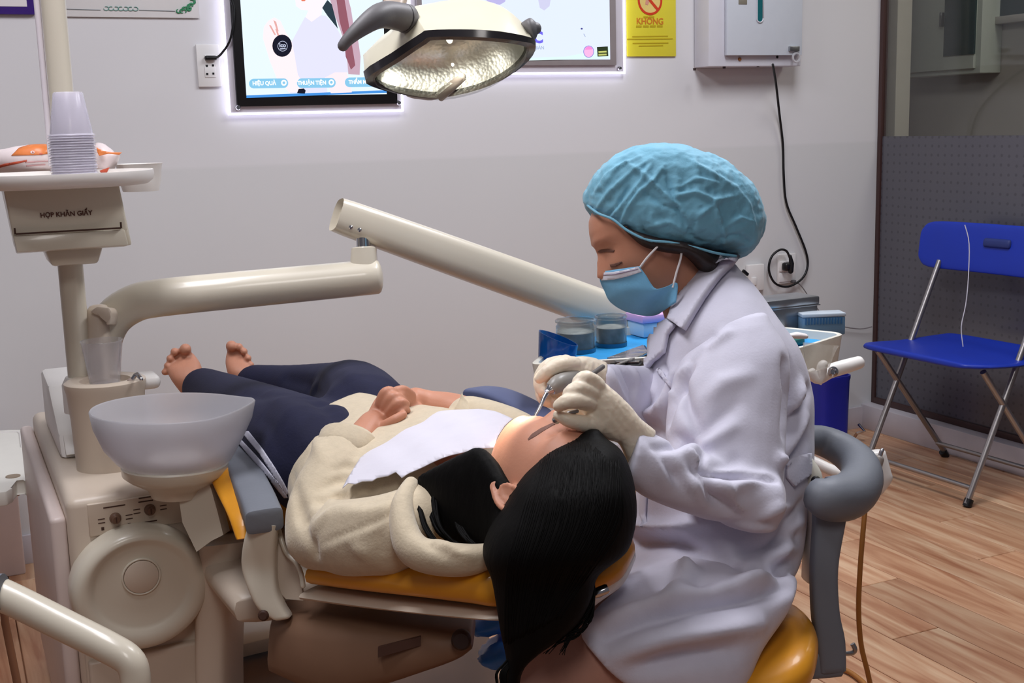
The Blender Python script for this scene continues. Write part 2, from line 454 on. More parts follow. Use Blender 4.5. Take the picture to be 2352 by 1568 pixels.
# tinted pane and the dotted film on its lower half
mg = bpy.data.materials.new('tinted_glass'); mg.use_nodes = True; nt = mg.node_tree; nt.nodes.remove(nt.nodes['Principled BSDF'])
tr = nt.nodes.new('ShaderNodeBsdfTransparent'); tr.inputs[0].default_value = (0.80, 0.80, 0.78, 1)
gl = nt.nodes.new('ShaderNodeBsdfGlossy'); gl.inputs['Roughness'].default_value = 0.04; gl.inputs['Color'].default_value = (0.8, 0.8, 0.82, 1)
ms = nt.nodes.new('ShaderNodeMixShader'); ms.inputs[0].default_value = 0.06
nt.links.new(tr.outputs[0], ms.inputs[1]); nt.links.new(gl.outputs[0], ms.inputs[2]); nt.links.new(ms.outputs[0], nt.nodes['Material Output'].inputs[0])
mf = bpy.data.materials.new('dotted_film'); mf.use_nodes = True; nt = mf.node_tree; b = nt.nodes['Principled BSDF']; b.inputs['Roughness'].default_value = 0.22
tc = nt.nodes.new('ShaderNodeTexCoord'); vo = nt.nodes.new('ShaderNodeTexVoronoi'); vo.inputs['Scale'].default_value = 40; vo.inputs['Randomness'].default_value = 0.1
cr = nt.nodes.new('ShaderNodeValToRGB'); cr.color_ramp.elements[0].position = 0.12; cr.color_ramp.elements[0].color = lin((74, 73, 81)) + (1,)
cr.color_ramp.elements[1].position = 0.2; cr.color_ramp.elements[1].color = lin((88, 87, 95)) + (1,)
vo.voronoi_dimensions = '2D'; vo.inputs['Scale'].default_value = 30
dt = nt.nodes.new('ShaderNodeVectorMath'); dt.operation = 'DOT_PRODUCT'; dt.inputs[1].default_value = EY[:]; sx2 = nt.nodes.new('ShaderNodeSeparateXYZ'); cx2 = nt.nodes.new('ShaderNodeCombineXYZ')
nt.links.new(tc.outputs['Object'], dt.inputs[0]); nt.links.new(tc.outputs['Object'], sx2.inputs[0]); nt.links.new(dt.outputs['Value'], cx2.inputs[0]); nt.links.new(sx2.outputs['Z'], cx2.inputs[1])
nt.links.new(cx2.outputs[0], vo.inputs['Vector']); nt.links.new(vo.outputs['Distance'], cr.inputs['Fac']); nt.links.new(cr.outputs['Color'], b.inputs['Base Color'])
pan0 = CORNER - EY * 1.35
box('pane', mg, part, pan0 + EZ * (ZF + 2.9) / 2, EX, EY, EZ, 0.008, 2.66, 2.9 - ZF, 0)
box('frosted_pane', mf, part, pan0 + EZ * (0.1 + ZF) / 2, EX, EY, EZ, 0.008, 2.66, ZF - 0.1, 0)
box('frame', brown, part, CORNER - EY * 0.012 + EZ * 1.5, EX, EY, EZ, 0.026, 0.02, 2.8, 0.002)
box('frame', brown, part, pan0 + EZ * 0.112, EX, EY, EZ, 0.03, 2.66, 0.024, 0.002)

# the dim room seen through the glass
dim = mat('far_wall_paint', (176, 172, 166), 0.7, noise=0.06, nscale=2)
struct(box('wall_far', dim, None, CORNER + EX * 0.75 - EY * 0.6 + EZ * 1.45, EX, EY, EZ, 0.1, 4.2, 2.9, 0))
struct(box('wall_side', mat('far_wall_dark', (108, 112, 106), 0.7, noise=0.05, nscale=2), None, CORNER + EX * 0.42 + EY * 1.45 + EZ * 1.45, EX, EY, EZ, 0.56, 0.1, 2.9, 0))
cq = CORNER + EX * 0.35 + EY * 0.32
struct(box('trim_1', mat('column_paint', (205, 202, 192), 0.6, noise=0.04, nscale=3), None, cq + EZ * 1.45, EX, EY, EZ, 0.08, 0.13, 2.9, 0.004))
# wall cupboard in that room
farp = CORNER + EX * 0.70
def Pf(x, y, off=0.0): return Pplane(x, y, farp - EX * off, EX)
ca, cb2 = Pf(2062, 176, 0.12), Pf(2250, 172, 0.12)
cw = abs((cb2 - ca).dot(EY)); cc = (ca + cb2) / 2
cup = thing('wall_cupboard', 'pale wall cupboard with a narrow glass door seen through the tinted partition', 'cupboard', cc + EX * 0.06)
paleg = mat('pale_green_paint', (196, 204, 196), 0.5, noise=0.03, nscale=6)
box('body', paleg, cup, cc + EX * 0.06 + EZ * 0.42, EX, EY, EZ, 0.116, cw, 0.84, 0.004)
box('door_frame', paleg, cup, cc - EX * 0.006 + EZ * 0.42, EX, EY, EZ, 0.016, cw * 0.9, 0.80, 0.004)
g1, g2 = Pf(2168, 128, 0.136), Pf(2238, 126, 0.136)
box('pane', mat('teal_glass', (38, 66, 66), 0.08, spec=0.6), cup, (g1 + g2) / 2 + EZ * 0.34 - EX * 0.0, EX, EY, EZ, 0.01, abs((g2 - g1).dot(EY)), 0.68, 0.001)
box('handle', steel, cup, Pf(2163, 45, 0.145), EX, EY, EZ, 0.02, 0.012, 0.06, 0.003)
wa, wb = Pf(2285, 42), Pf(2420, 42)
fw = struct(bpy.data.objects.new('window_2', None)); COL.objects.link(fw); fw.location = (wa + wb) / 2
box('pane', mat('dark_teal_glass', (20, 44, 46), 0.1), fw, (wa + wb) / 2 + EZ * 0.4 - EX * 0.01, EX, EY, EZ, 0.02, abs((wb - wa).dot(EY)), 0.8, 0)
box('window_sill', dim, fw, (wa + wb) / 2 - EX * 0.02, EX, EY, EZ, 0.05, abs((wb - wa).dot(EY)) + .05, 0.03, 0.002)

# ================================================================ ON THE WALL
def wpoly(pts, off): return [Pw(x, y, off) for x, y in pts]
def flat(name, m, parent, pts, off, th=0.0006): return prism(name, m, parent, wpoly(pts, off), -EY * th)
def wrect(name, m, parent, xl, xr, yb, h, off, th, bev=0.0015):
    """upright panel on the wall: bottom edge from pixel (xl,yb) to xr, height h metres, back face off metres from the wall"""
    a = Pw(xl, yb, off); q = Pw(xr, yb, off); u0, z0 = wall_uv(a); u1, _ = wall_uv(q)
    return box(name, m, parent, W((u0 + u1) / 2, z0 + h / 2, off + th / 2), EX, EY, EZ, abs(u1 - u0), th, h, bev)
def ellipse_px(cx, cy, rx, ry, n=24): return [(cx + rx * math.cos(2 * math.pi * i / n), cy + ry * math.sin(2 * math.pi * i / n)) for i in range(n)]
def em(name, col, s=1.0): return mat(name, (20, 20, 20), 0.5, emit=col, estr=s, spec=0.1)

# framed certificates top left
t = thing('picture_frame', 'purple bordered frame at the top left corner of the wall', 'picture frame', Pw(30, 30))
wrect('frame', mat('purple_border', (58, 30, 120), 0.35, noise=0.05), t, -120, 81, 32, 0.5, 0.002, 0.014)
wrect('paper', mat('paper_white', (225, 220, 222), 0.6, noise=0.02), t, -100, 62, 13, 0.4, 0.0165, 0.001, 0)
t = thing('certificate_poster', 'white certificate poster with green corner scrollwork behind the cup stack pole', 'poster', Pw(300, 36))
wrect('sheet', mat('poster_paper', (226, 224, 224), 0.3, noise=0.02, coat=0.3), t, 100, 457, 38, 0.5, 0.002, 0.006)
grn = mat('print_green', (60, 140, 98), 0.6, noise=0.2, nscale=60); inkg = mat('print_grey', (120, 126, 130), 0.6, noise=0.05)
flat('printed_line', inkg, t, [(150, 20), (231, 22.5), (231, 24), (150, 21.5)], 0.009)
flat('printed_line', inkg, t, [(319, 22.5), (402, 25), (402, 26.5), (319, 24)], 0.009)
bm = bmesh.new()
for k in range(7):   # scrollwork of loops between the lines
    x0 = 244 + k * 11.2
    add_tube(bm, [Pw(x0 + 6 * math.cos(a) * (1 if k % 2 else -1), 19.5 + 4.5 * math.sin(a) + 0.2 * k, 0.0095) for a in np.linspace(0, 5.2, 10)], 0.0011, 5)
link('scrollwork', bm_mesh(bm), mat('print_teal', (96, 150, 140), 0.6, noise=0.1), t)
bm = bmesh.new()
rr = random.Random(3)
for k in range(16):  # green corner ornament
    s = k / 15; x0 = 412 + 36 * (s ** 0.6) + rr.uniform(-3, 3); y0 = 26 - 40 * s ** 2 + rr.uniform(-5, 3)
    add_tube(bm, [Pw(x0 + 5 * math.cos(a + k), y0 + 4.5 * math.sin(a + k), 0.0095) for a in np.linspace(0, 4.4, 8)], [0.0009, 0.0016, .0022, .0026, .0026, .002, .0014, .0009], 5)
link('corner_ornament', bm_mesh(bm), grn, t)

# edge-lit display panels
acry = mat('acrylic_panel', (214, 210, 220), 0.25, noise=0.02)
rim = em('acrylic_glow', (232, 230, 255), 4.6)
def light_panel(label, xl, xr, yb, h, kw):
    t = thing('light_box', label, 'light box', Pw((xl + xr) / 2, yb))
    wrect('acrylic_backing', acry, t, xl, xr, yb, h, 0.012, 0.008)
    a = Pw(xl, yb, 0.016); q = Pw(xr, yb, 0.016); u0, z0 = wall_uv(a); u1, _ = wall_uv(q)
    box('glowing_edge', rim, t, W((u0 + u1) / 2, z0, 0.016), EX, EY, EZ, u1 - u0 + .006, 0.010, 0.006, 0)
    box('glowing_edge', rim, t, W(u0, z0 + h / 2, 0.016), EX, EY, EZ, 0.006, 0.010, h, 0)
    box('glowing_edge', rim, t, W(u1, z0 + h / 2, 0.016), EX, EY, EZ, 0.006, 0.010, h, 0)
    return t
t1 = light_panel('lit advertising panel in a black frame showing a woman holding a round black case', 527, 924, 262, 0.75, 0)
wrect('frame', black_pl, t1, 543, 911, 245, 0.72, 0.0205, 0.012)
scr = wrect('screen', em('screen_white', (226, 240, 250), 1.12), t1, 566, 888, 221, 0.68, 0.033, 0.002, 0)
o0 = 0.0352
flat('printed_band', em('s_blue', (70, 150, 232), 1.0), t1, [(566, 219), (566, 225), (888, 213), (888, 207)], o0)
flat('printed_shirt', em('s_shirt', (226, 226, 250), 1.08), t1, [(666, 214), (676, 172), (664, 130), (668, 100), (688, 62), (700, 40), (722, 34), (748, 36), (772, 62), (790, 96), (800, 166), (770, 168), (748, 178), (752, 212)], o0 + .0003)
flat('printed_skin', em('s_skin', (255, 238, 246), 1.1), t1, [(676, -20), (680, 14), (692, 22), (708, 24), (702, 40), (716, 50), (738, 34), (740, 18), (752, -5), (752, -20)], o0 + .0006)
flat('printed_lips', em('s_lips', (238, 130, 100), 1.0), t1, [(690, -4), (704, -4), (700, 3), (693, 3)], o0 + .0009)
flat('printed_hair', em('s_hair', (206, 172, 190), 1.0), t1, [(752, -20), (772, -20), (795, -20), (806, 20), (812, 60), (822, 90), (828, 130), (826, 172), (800, 170), (795, 110), (782, 70), (770, 38)], o0 + .0006)
flat('printed_hair', em('s_hair_dark', (160, 96, 112), 0.9), t1, [(770, -20), (788, -20), (800, 50), (806, 90), (816, 150), (806, 160), (794, 130), (790, 84), (780, 50)], o0 + .0009)
flat('printed_hair', em('s_hair_shadow', (46, 66, 80), 0.8), t1, [(740, 18), (752, 0), (762, 10), (770, 40), (776, 66), (768, 56), (752, 36)], o0 + .0009)
flat('printed_hand', em('s_hand', (255, 236, 240), 1.1), t1, [(604, 88), (606, 62), (616, 48), (630, 40), (644, 48), (656, 74), (670, 96), (676, 124), (684, 172), (700, 196), (690, 212), (664, 212), (636, 180), (620, 140)], o0 + .0006)
for q in ([(628, 46), (634, 50), (640, 72), (636, 72)], [(618, 58), (622, 58), (634, 80), (630, 80)], [(632, 66), (637, 68), (642, 84), (638, 84)]):
    flat('printed_finger_shadow', em('s_red', (236, 176, 172), 1.0), t1, q, o0 + .0009)
flat('printed_case', em('s_black', (16, 20, 48), 0.6), t1, ellipse_px(648, 105, 22.5, 25.5), o0 + .0012)
flat('printed_ring', em('s_pale', (206, 214, 240), 0.9), t1, ellipse_px(649, 106, 11.5, 12), o0 + .0015)
flat('printed_ring', em('s_black', (16, 20, 48), 0.6), t1, ellipse_px(649, 106, 10.3, 10.8), o0 + .0018)
text('printed_logo', MATS['s_pale'], t1, 'ico', 0.017, Pw(649, 104, o0 + .0024), EX, EZ, 0.0006)
flat('printed_logo_bar', MATS['s_pale'], t1, [(643, 111), (656, 110), (656, 112.5), (643, 113.5)], o0 + .0022)
flat('printed_watch', MATS['s_black'], t1, [(682, 214), (686, 204), (698, 203), (702, 208), (700, 215)], o0 + .0012)
flat('printed_arm', em('s_arm', (255, 232, 238), 1.1), t1, [(746, 178), (770, 166), (796, 166), (806, 196), (808, 212), (760, 214)], o0 + .0006)
pill = em('s_pill', (140, 206, 242), 1.0); wht = em('s_white', (246, 252, 255), 1.1)
for x0, x1, y0, tx in ((572, 662, 192, 'HIỆU QUẢ'), (682, 771, 191, 'THUẬN TIỆN'), (792, 878, 189, 'THẨM MỸ')):
    pts = [(x0 + 10 + 10 * math.cos(a), y0 + 11 * math.sin(a)) for a in np.linspace(math.pi / 2, 1.5 * math.pi, 8)] + \
          [(x1 - 10 + 10 * math.cos(a), y0 - 1 + 11 * math.sin(a)) for a in np.linspace(-math.pi / 2, math.pi / 2, 8)]
    pl_ = flat('printed_button', pill, t1, pts, o0 + .0012)
    text('printed_words', wht, t1, tx, 0.0165, Pw((x0 + x1) / 2 - 10, y0 - .5, o0 + .0022), EX, EZ, 0.0006, sx=0.92)
    flat('printed_tick', wht, t1, ellipse_px(x1 - 10, y0 - 2, 6.5, 7, 14), o0 + .0018)
    flat('printed_tick_dot', pill, t1, ellipse_px(x1 - 10, y0 - 2, 3.2, 3.2, 10), o0 + .0022)
for x, y in ((545, 247), (913, 236)):
    lathe('standoff_bolt', chrome, t1, Pw(x, y, 0.02), -EY, [(0.0, 0), (0.008, 0), (0.008, 0.014), (0.006, 0.017), (0, 0.017)], 14)

t2 = light_panel('wide lit panel in a grey frame with a pink round badge, beside the yellow sign', 946, 1433, 171, 0.62, 0)
wrect('frame', mat('grey_frame', (150, 142, 144), 0.45, noise=0.05), t2, 960, 1413, 152, 0.60, 0.0205, 0.010)
wrect('screen', em('screen_pale', (224, 234, 254), 1.1), t2, 974, 1401, 138, 0.56, 0.0305, 0.002, 0)
o0 = 0.0328
flat('printed_band', em('s_mint', (220, 244, 242), 1.1), t2, [(1130, 142), (1232, 132), (1300, 130), (1360, 118), (1400, 108), (1400, 134), (1130, 141)], o0)
flat('printed_smear', em('s_lilac', (196, 190, 240), 1.0), t2, [(1110, -20), (1165, -20), (1160, 4), (1148, 11), (1130, 8), (1118, 2)], o0)
flat('printed_smear', em('s_lilac2', (216, 216, 246), 1.0), t2, [(1232, -20), (1268, -20), (1262, 14), (1250, 24), (1240, 18)], o0)
text('printed_letter', em('s_violet', (122, 112, 250), 0.95), t2, 'C', 0.052, Pw(1236, 87, o0 + .001), EX, EZ, 0.002)
text('printed_words', em('s_faint', (170, 186, 226), 0.9), t2, 'BẢN', 0.016, Pw(1240, 110, o0 + .001), EX, EZ)
flat('printed_badge', em('s_badge_edge', (140, 140, 232), 0.95), t2, ellipse_px(1352, 118.5, 12.2, 14), o0 + .0003)
flat('printed_badge', em('s_badge', (255, 190, 238), 1.0), t2, ellipse_px(1352, 118.5, 10.8, 12.6), o0 + .0006)
flat('printed_badge_band', em('s_badge_in', (255, 150, 226), 1.0), t2, [(1344, 114), (1345, 109), (1352, 106.5), (1359, 109), (1360, 113.5)], o0 + .0009)
flat('printed_label', em('s_olive', (52, 68, 40), 0.7), t2, [(1371, 108), (1396, 106.5), (1397, 129), (1372.5, 130)], o0 + .0003)
for y in (117, 123.5):
    flat('printed_label_line', em('s_yel', (206, 214, 120), 0.9), t2, [(1374.5, y + .5), (1393, y - .5), (1393.3, y + 3.5), (1374.8, y + 4.5)], o0 + .0006)
flat('printed_speck', em('s_ink', (66, 62, 160), 0.8), t2, ellipse_px(1336, 66, 2.5, 2, 8), o0)
flat('printed_speck', em('s_ink2', (176, 190, 226), 0.9), t2, [(1340, 78), (1341, 77), (1345, 84), (1344, 85)], o0)
lathe('standoff_bolt', chrome, t2, Pw(1420, 157, 0.02), -EY, [(0.0, 0), (0.007, 0), (0.007, 0.013), (0.005, 0.016), (0, 0.016)], 14)

# yellow notice
t = thing('warning_sign', 'yellow sign with a red prohibition circle and the word KHÔNG', 'sign', Pw(1495, 130))
wrect('board', mat('sign_yellow', (226, 214, 62), 0.35, noise=0.02), t, 1439, 1551, 130, 0.42, 0.002, 0.006)
red = mat('sign_red', (206, 62, 30), 0.4, noise=0.05); olive = mat('sign_olive', (186, 160, 12), 0.5, noise=0.05); ora = mat('sign_orange', (206, 120, 30), 0.5, noise=0.05)
cs_ = Pw(1493, 1, 0.0088); rad = (Pw(1521, 1, .0088) - cs_).length
lathe('symbol_field', mat('sign_field', (226, 200, 120), 0.5, noise=0.06), t, cs_ + EY * .0004, -EY, [(0, 0), (rad, 0), (rad, 0.0004), (0, 0.0004)], 32)
bm = bmesh.new(); n = 40
add_rings(bm, [[cs_ + (EX * math.cos(2 * math.pi * i / n) + EZ * math.sin(2 * math.pi * i / n)) * r - EY * z for i in range(n)] for r, z in ((rad, 0), (rad * .84, 0), (rad * .84, .0008), (rad, .0008))], closed=True)
link('symbol_ring', bm_mesh(bm), red, t, False)
box('symbol_slash', red, t, cs_ - EY * .0006, (EX - EZ).normalized(), EY, (EX + EZ).normalized(), rad * 1.72, 0.0008, rad * 0.2, 0)
flat('symbol_hand', mat('sign_hand', (214, 150, 130), 0.5), t, [(1484, -4), (1492, 2), (1488, 12), (1482, 10)], .0092)
def word_bars(x0, x1, y, h, n, m):
    for k in range(n):
        a = x0 + (x1 - x0) * k / n; b_ = x0 + (x1 - x0) * (k + .8) / n; sl_ = -.012
        flat('sign_small_print', m, t, [(a, y + sl_ * (a - x0)), (b_, y + sl_ * (b_ - x0)), (b_, y + h + sl_ * (b_ - x0)), (a, y + h + sl_ * (a - x0))], .0088)
word_bars(1478, 1505, 37.5, 4, 2, olive)
text('sign_word', ora, t, 'KHÔNG', 0.030, Pw(1493, 49.5, .0088), EX, EZ, .0006)
word_bars(1461, 1525, 58.5, 4.5, 4, olive)
for x0, x1, y in ((1452, 1534, 83), (1440, 1545, 89), (1453, 1535, 98.5), (1467, 1523, 104.5)):
    flat('sign_small_print', olive, t, [(x0, y), (x1, y - 1.2), (x1, y + 1.1), (x0, y + 2.3)], .0088)

# wall cabinet (steriliser) and its flex
t = thing('wall_steriliser', 'white metal wall cabinet with an oval window, its cord hanging below', 'cabinet', Pw(1700, 152))
encl = mat('white_metal', (214, 214, 224), 0.4, noise=0.02)
D0 = 0.10
a = Pw(1592, 156, 0); u0, z0 = wall_uv(a); q = Pw(1840, 130, D0); u1 = wall_uv(q)[0]
box('body', encl, t, W((u0 + u1) / 2, z0 + 0.35, D0 / 2 + .003), EX, EY, EZ, u1 - u0, D0 - .008, 0.70, 0.003)
da = Pw(1671, 127, D0 + .022); du, dz = wall_uv(da); du1 = wall_uv(Pw(1843, 118, D0 + .022))[0]
door = box('door', mat('door_metal', (206, 212, 222), 0.4, noise=0.02), t, W((du + du1) / 2, dz + 0.33, D0 + .012), EX, EY, EZ, du1 - du, 0.018, 0.66, 0.003)
def Pd(x, y): return Pplane(x, y, CORNER - EY * (D0 + .0215), EY)
wc = Pd(1745, 8); wr = 0.0135
bm = bmesh.new(); pts = []
for k in range(24):
    a_ = 2 * math.pi * k / 24; pts.append(wc + EX * wr * math.cos(a_) + EZ * (wr * math.sin(a_) + (0.10 if math.sin(a_) > 0 else -0.052)))
add_prism(bm, pts, -EY * .002); link('window_pane', bm_mesh(bm), mat('teal_window', (24, 96, 104), 0.08), door, False)
bm = bmesh.new(); add_tube(bm, [p - EY * .002 for p in pts] + [pts[0] - EY * .002], 0.0026, 6); link('window_gasket', bm_mesh(bm), encl, door)
box('name_plate', mat('plate_metal', (170, 164, 150), 0.4, metal=.6), door, Pd(1706, 0), EX, EY, EZ, 0.036, 0.003, 0.03, 0.001)
box('hinge', steel, door, Pd(1822, 112), EX, EY, EZ, 0.044, 0.02, 0.018, 0.002)
lathe('latch_ring', mat('clear_ring', (200, 200, 206), 0.1, alpha=.7), door, Pd(1828, 132), -EY, [(0.018, 0), (0.02, 0.002), (0.018, 0.006), (0.013, 0.006), (0.012, 0.0)], 18, False)
def Pb(x, y): return Pplane(x, y, CORNER - EY * (D0 - .004), EY)
lathe('knob', mat('rust_knob', (140, 90, 50), 0.5, noise=.2), t, Pb(1697, 136), -EY, [(0, 0), (.007, 0), (.006, .008), (0, .008)], 12)
lathe('socket_hole', black_pl, t, Pb(1784, 131), -EY, [(0, 0), (.006, 0), (.005, .004), (0, .004)], 12)
for x, y in ((1599, 156), (1667, 152), (1745, 148), (1811, 144)):
    v = Pb(x, y); lathe('rubber_foot', mat('rubber', (52, 36, 36), .7), t, v + EY * .01, -EZ, [(0, 0), (.006, 0), (.005, .008), (0, .008)], 10)
cord = [Pw(*q) for q in ((1775, 148, .17), (1782, 190, .1), (1790, 260, .03), (1798, 330, .012), (1800, 400, .012), (1806, 465, .012), (1828, 520, .012), (1850, 575, .012), (1855, 610, .014), (1842, 640, .02), (1810, 658, .025),
        (1780, 650, .03), (1766, 620, .03), (1772, 590, .03), (1790, 574, .035), (1806, 576, .04), (1814, 592, .045))]
tube('power_cord', black_pl, t, cord, 0.0045, 8, k=5)
bm = bmesh.new(); add_tube(bm, [Pw(1815, 588, .046), Pw(1818, 605, .046), Pw(1816, 622, .046)], [.006, .010, .011], 10, (1, 1)); add_box(bm, Pw(1808, 612, .036), EX, EY, EZ, .034, .03, .032, .008)
link('plug', bm_mesh(bm), black_pl, t)
wp = mat('socket_white', (228, 226, 226), 0.4, noise=.01)
t = thing('wall_socket', 'white double wall socket with a round black plug, right of the dentist', 'socket', Pw(1802, 625))
wrect('plate', wp, t, 1784, 1824, 652, 0.115, 0.002, 0.009, .003)
wrect('outlet', wp, t, 1789, 1818, 624, 0.04, 0.011, 0.006, .004); wrect('outlet', wp, t, 1789, 1818, 648, 0.034, 0.011, 0.004, .003)
box('small_plug', mat('grey_rubber', (90, 88, 92), .6), t, Pw(1822, 646, .018), EX, EY, EZ, .018, .018, .012, .004)
tube('thin_cable', mat('grey_cable', (128, 124, 128), .6), t, [Pw(*q) for q in ((1824, 646, .02), (1840, 656, .015), (1860, 685, .01), (1880, 712, .01), (1900, 732, .015), (1930, 748, .02), (1975, 755, .02), (2003, 750, .03))], 0.0022, 6, k=4)
t = thing('wall_switch', 'small white switch box half hidden behind the dentist collar', 'switch', Pw(1735, 650))
wrect('plate', wp, t, 1712, 1748, 668, 0.10, 0.002, 0.02, .003)
box('rocker', wp, t, Pw(1732, 646, .024), EX, EY, EZ, .022, .006, .03, .002)
box('black_tab', black_pl, t, Pw(1712, 626, .03), (EX - EZ * .8).normalized(), EY, (EX * .8 + EZ).normalized(), .03, .012, .012, .003)
t = thing('wall_socket', 'white wall socket with a flat black plug left of the woman panel', 'socket', Pw(482, 150))
wrect('plate', wp, t, 455, 508, 200, 0.125, 0.002, 0.009, .003)
for yb in (178, 152): wrect('outlet', wp, t, 471, 496, yb, 0.034, 0.0105, 0.003, .002)
for x, y in ((475, 151), (489, 150), (476, 170), (490, 169)): box('slot', black_pl, t, Pw(x, y, .0135), EX, EY, EZ, .006, .002, .006, 0)
bm = bmesh.new(); add_box(bm, Pw(484, 133, .02), EX, EY, EZ, .036, .02, .013, .005); link('plug', bm_mesh(bm), black_pl, t)
tube('power_cord', black_pl, t, [Pw(*q) for q in ((496, 133, .02), (506, 126, .022), (520, 108, .03), (530, 86, .04), (536, 50, .045), (537, 20, .045), (532, 0, .045), (526, -30, .045))], 0.0035, 8, k=5)
# ================================================================ DENTAL UNIT (left)
UZ = 0.62
A0 = Pz(150, 1150, UZ)                     # front left corner of the unit's top
def U(x, y, z): return A0 + EX * x + EY * y + EZ * (z - UZ)
unit = thing('dental_unit', 'cream dental unit with spittoon bowl, post and long delivery arm beside the chair', 'dental unit', U(0.12, 0.3, 0))
UWD = 0.232
def prof_box(name, m, parent, x0, x1, y0, y1, z0, z1, bev, seg=4):
    bm = bmesh.new(); add_box(bm, U((x0 + x1) / 2, (y0 + y1) / 2, (z0 + z1) / 2), EX, EY, EZ, x1 - x0, y1 - y0, z1 - z0, bev, seg)
    return link(name, sharp(bm_mesh(bm), 40), m, parent)
prof_box('cabinet', cream2, unit, 0, UWD, 0, 0.80, 0.03, UZ, 0.018)
prof_box('side_panel', mat('side_panel_plastic', (214, 198, 192), 0.4, noise=.03), unit, -0.028, 0.0, 0.02, 0.82, 0.05, UZ - 0.035, 0.010)
prof_box('front_panel', cream2, unit, 0.008, UWD - 0.008, -0.006, 0.02, 0.05, UZ - 0.235, 0.004)
prof_box('control_plate', mat('control_plate', (206, 190, 172), 0.35, noise=.02), unit, 0.035, UWD - 0.02, -0.004, 0.004, UZ - 0.072, UZ - 0.012, 0.002)
ink = mat('panel_ink', (70, 44, 34), 0.6, noise=.1)
FN = -EY                                     # front normal
def Uf(x, z, off=0.0): return U(x, -0.004 - off, z)
for kx, kz in ((0.081, UZ - 0.044), (0.142, UZ - 0.038)):
    kn = lathe('knob', mat('knob_plastic', (112, 84, 68), 0.35, noise=.05), unit, Uf(kx, kz), FN, [(0, 0), (.0105, 0), (.0095, .006), (.007, .008), (.0065, .016), (0, .016)], 20)
    box('pointer', ink, kn, Uf(kx, kz + .001, .0165), EX, EY, EZ, .002, .001, .010, 0)
for x, z, wd in ((.081, .022, .038), (.142, .014, .036), (.136, .021, .026), (.081, .064, .0), (.142, .060, .022)):
    if wd: box('panel_print', ink, unit, Uf(x, UZ - z, .0004), EX, EY, EZ, wd, .0005, .0022, 0)
for x in (.058, .104): box('panel_symbol', ink, unit, Uf(x, UZ - .060, .0004), EX, EY, EZ, .005, .0005, .006, 0)
for x in (0.057, 0.105, 0.119, 0.166):
    for z in (0.042, 0.049): box('panel_mark', ink, unit, Uf(x, UZ - z + (.008 if x > .11 else 0), .0004), EX, EY, EZ, .012, .0005, .0016, 0)
# big round boss on the front
bc = Pplane(318, 1338, U(0, -0.006, 0), EY)
bm = bmesh.new()
rx, rz = 0.121, 0.114
rings = []
for s, off in ((1.0, -0.012), (1.0, 0.02), (0.985, 0.036), (0.94, 0.048), (0.86, 0.053), (0.76, 0.052), (0.70, 0.047), (0.64, 0.045), (0.35, 0.047), (0.05, 0.048)):
    rings.append([bc + EX * rx * s * math.cos(2 * math.pi * i / 48) + EZ * (rz * s * math.sin(2 * math.pi * i / 48) + (0.008 if s < .8 else 0)) + FN * off for i in range(48)])
add_rings(bm, rings)
boss = link('round_cover', sharp(bm_mesh(bm), 50), cream, unit)
rc = bc + FN * 0.048 + EZ * 0.028
lathe('cap_disc', cream2, boss, rc, FN, [(0, 0), (.030, 0), (.030, .0022), (.028, .0034), (0, .0034)], 36)
bm = bmesh.new(); nn = 40
add_rings(bm, [ell(rc + (EX * math.cos(t) + EZ * math.sin(t)) * .0325, (EX * math.cos(t) + EZ * math.sin(t)) * .0022, FN * .003, 8) for t in [2 * math.pi * i / nn for i in range(nn)]], closed=True)
link('cap_ring', bm_mesh(bm), cream, boss)
prof_box('lower_skirt', cream2, unit, 0.012, UWD - 0.004, -0.022, 0.0, 0.03, UZ - 0.30, 0.006)
# housing at the back of the top, with its sloping front
def hp(x, y, z): return U(x, y, z)
hpts = [hp(.02, .30, UZ), hp(.02, .33, UZ + .045), hp(.02, .50, UZ + .115), hp(.02, .66, UZ + .125), hp(.02, .66, UZ)]
prism('arm_housing', white_pl, unit, hpts, EX * 0.10, 0.010)
prism('drawer_front', white_pl, unit, [hp(.03, .292, UZ + .010), hp(.03, .326, UZ + .044), hp(.03, .336, UZ + .040), hp(.03, .302, UZ + .006)], EX * 0.08, 0.002)
box('drawer_slot', ink, unit, hp(.095, .302, UZ + .028), EX, EY, EZ, .02, .004, .006, .001)
# post with collar
PB = P(185, 868, 2.40)
def post(z, dx=0): return Vector((PB.x, PB.y, z)) + EX * dx
tube('post', cream, unit, [post(UZ), post(0.80), post(1.03)], 0.0235, 24)
lathe('post_collar', white_pl, unit, post(UZ + .10), EZ, [(0, 0), (.036, 0), (.036, .055), (.028, .07), (0, .07)], 28)
tube('upper_post', cream, unit, [post(1.03, .012), post(1.3, .012), post(1.9, .012)], 0.0225, 28)
tube('cable_trunk', mat('trunk_white', (224, 216, 222), .5), unit, [post(1.2) - EX * .016 + EY * .01, post(1.9) - EX * .016 + EY * .01], 0.006, 10)
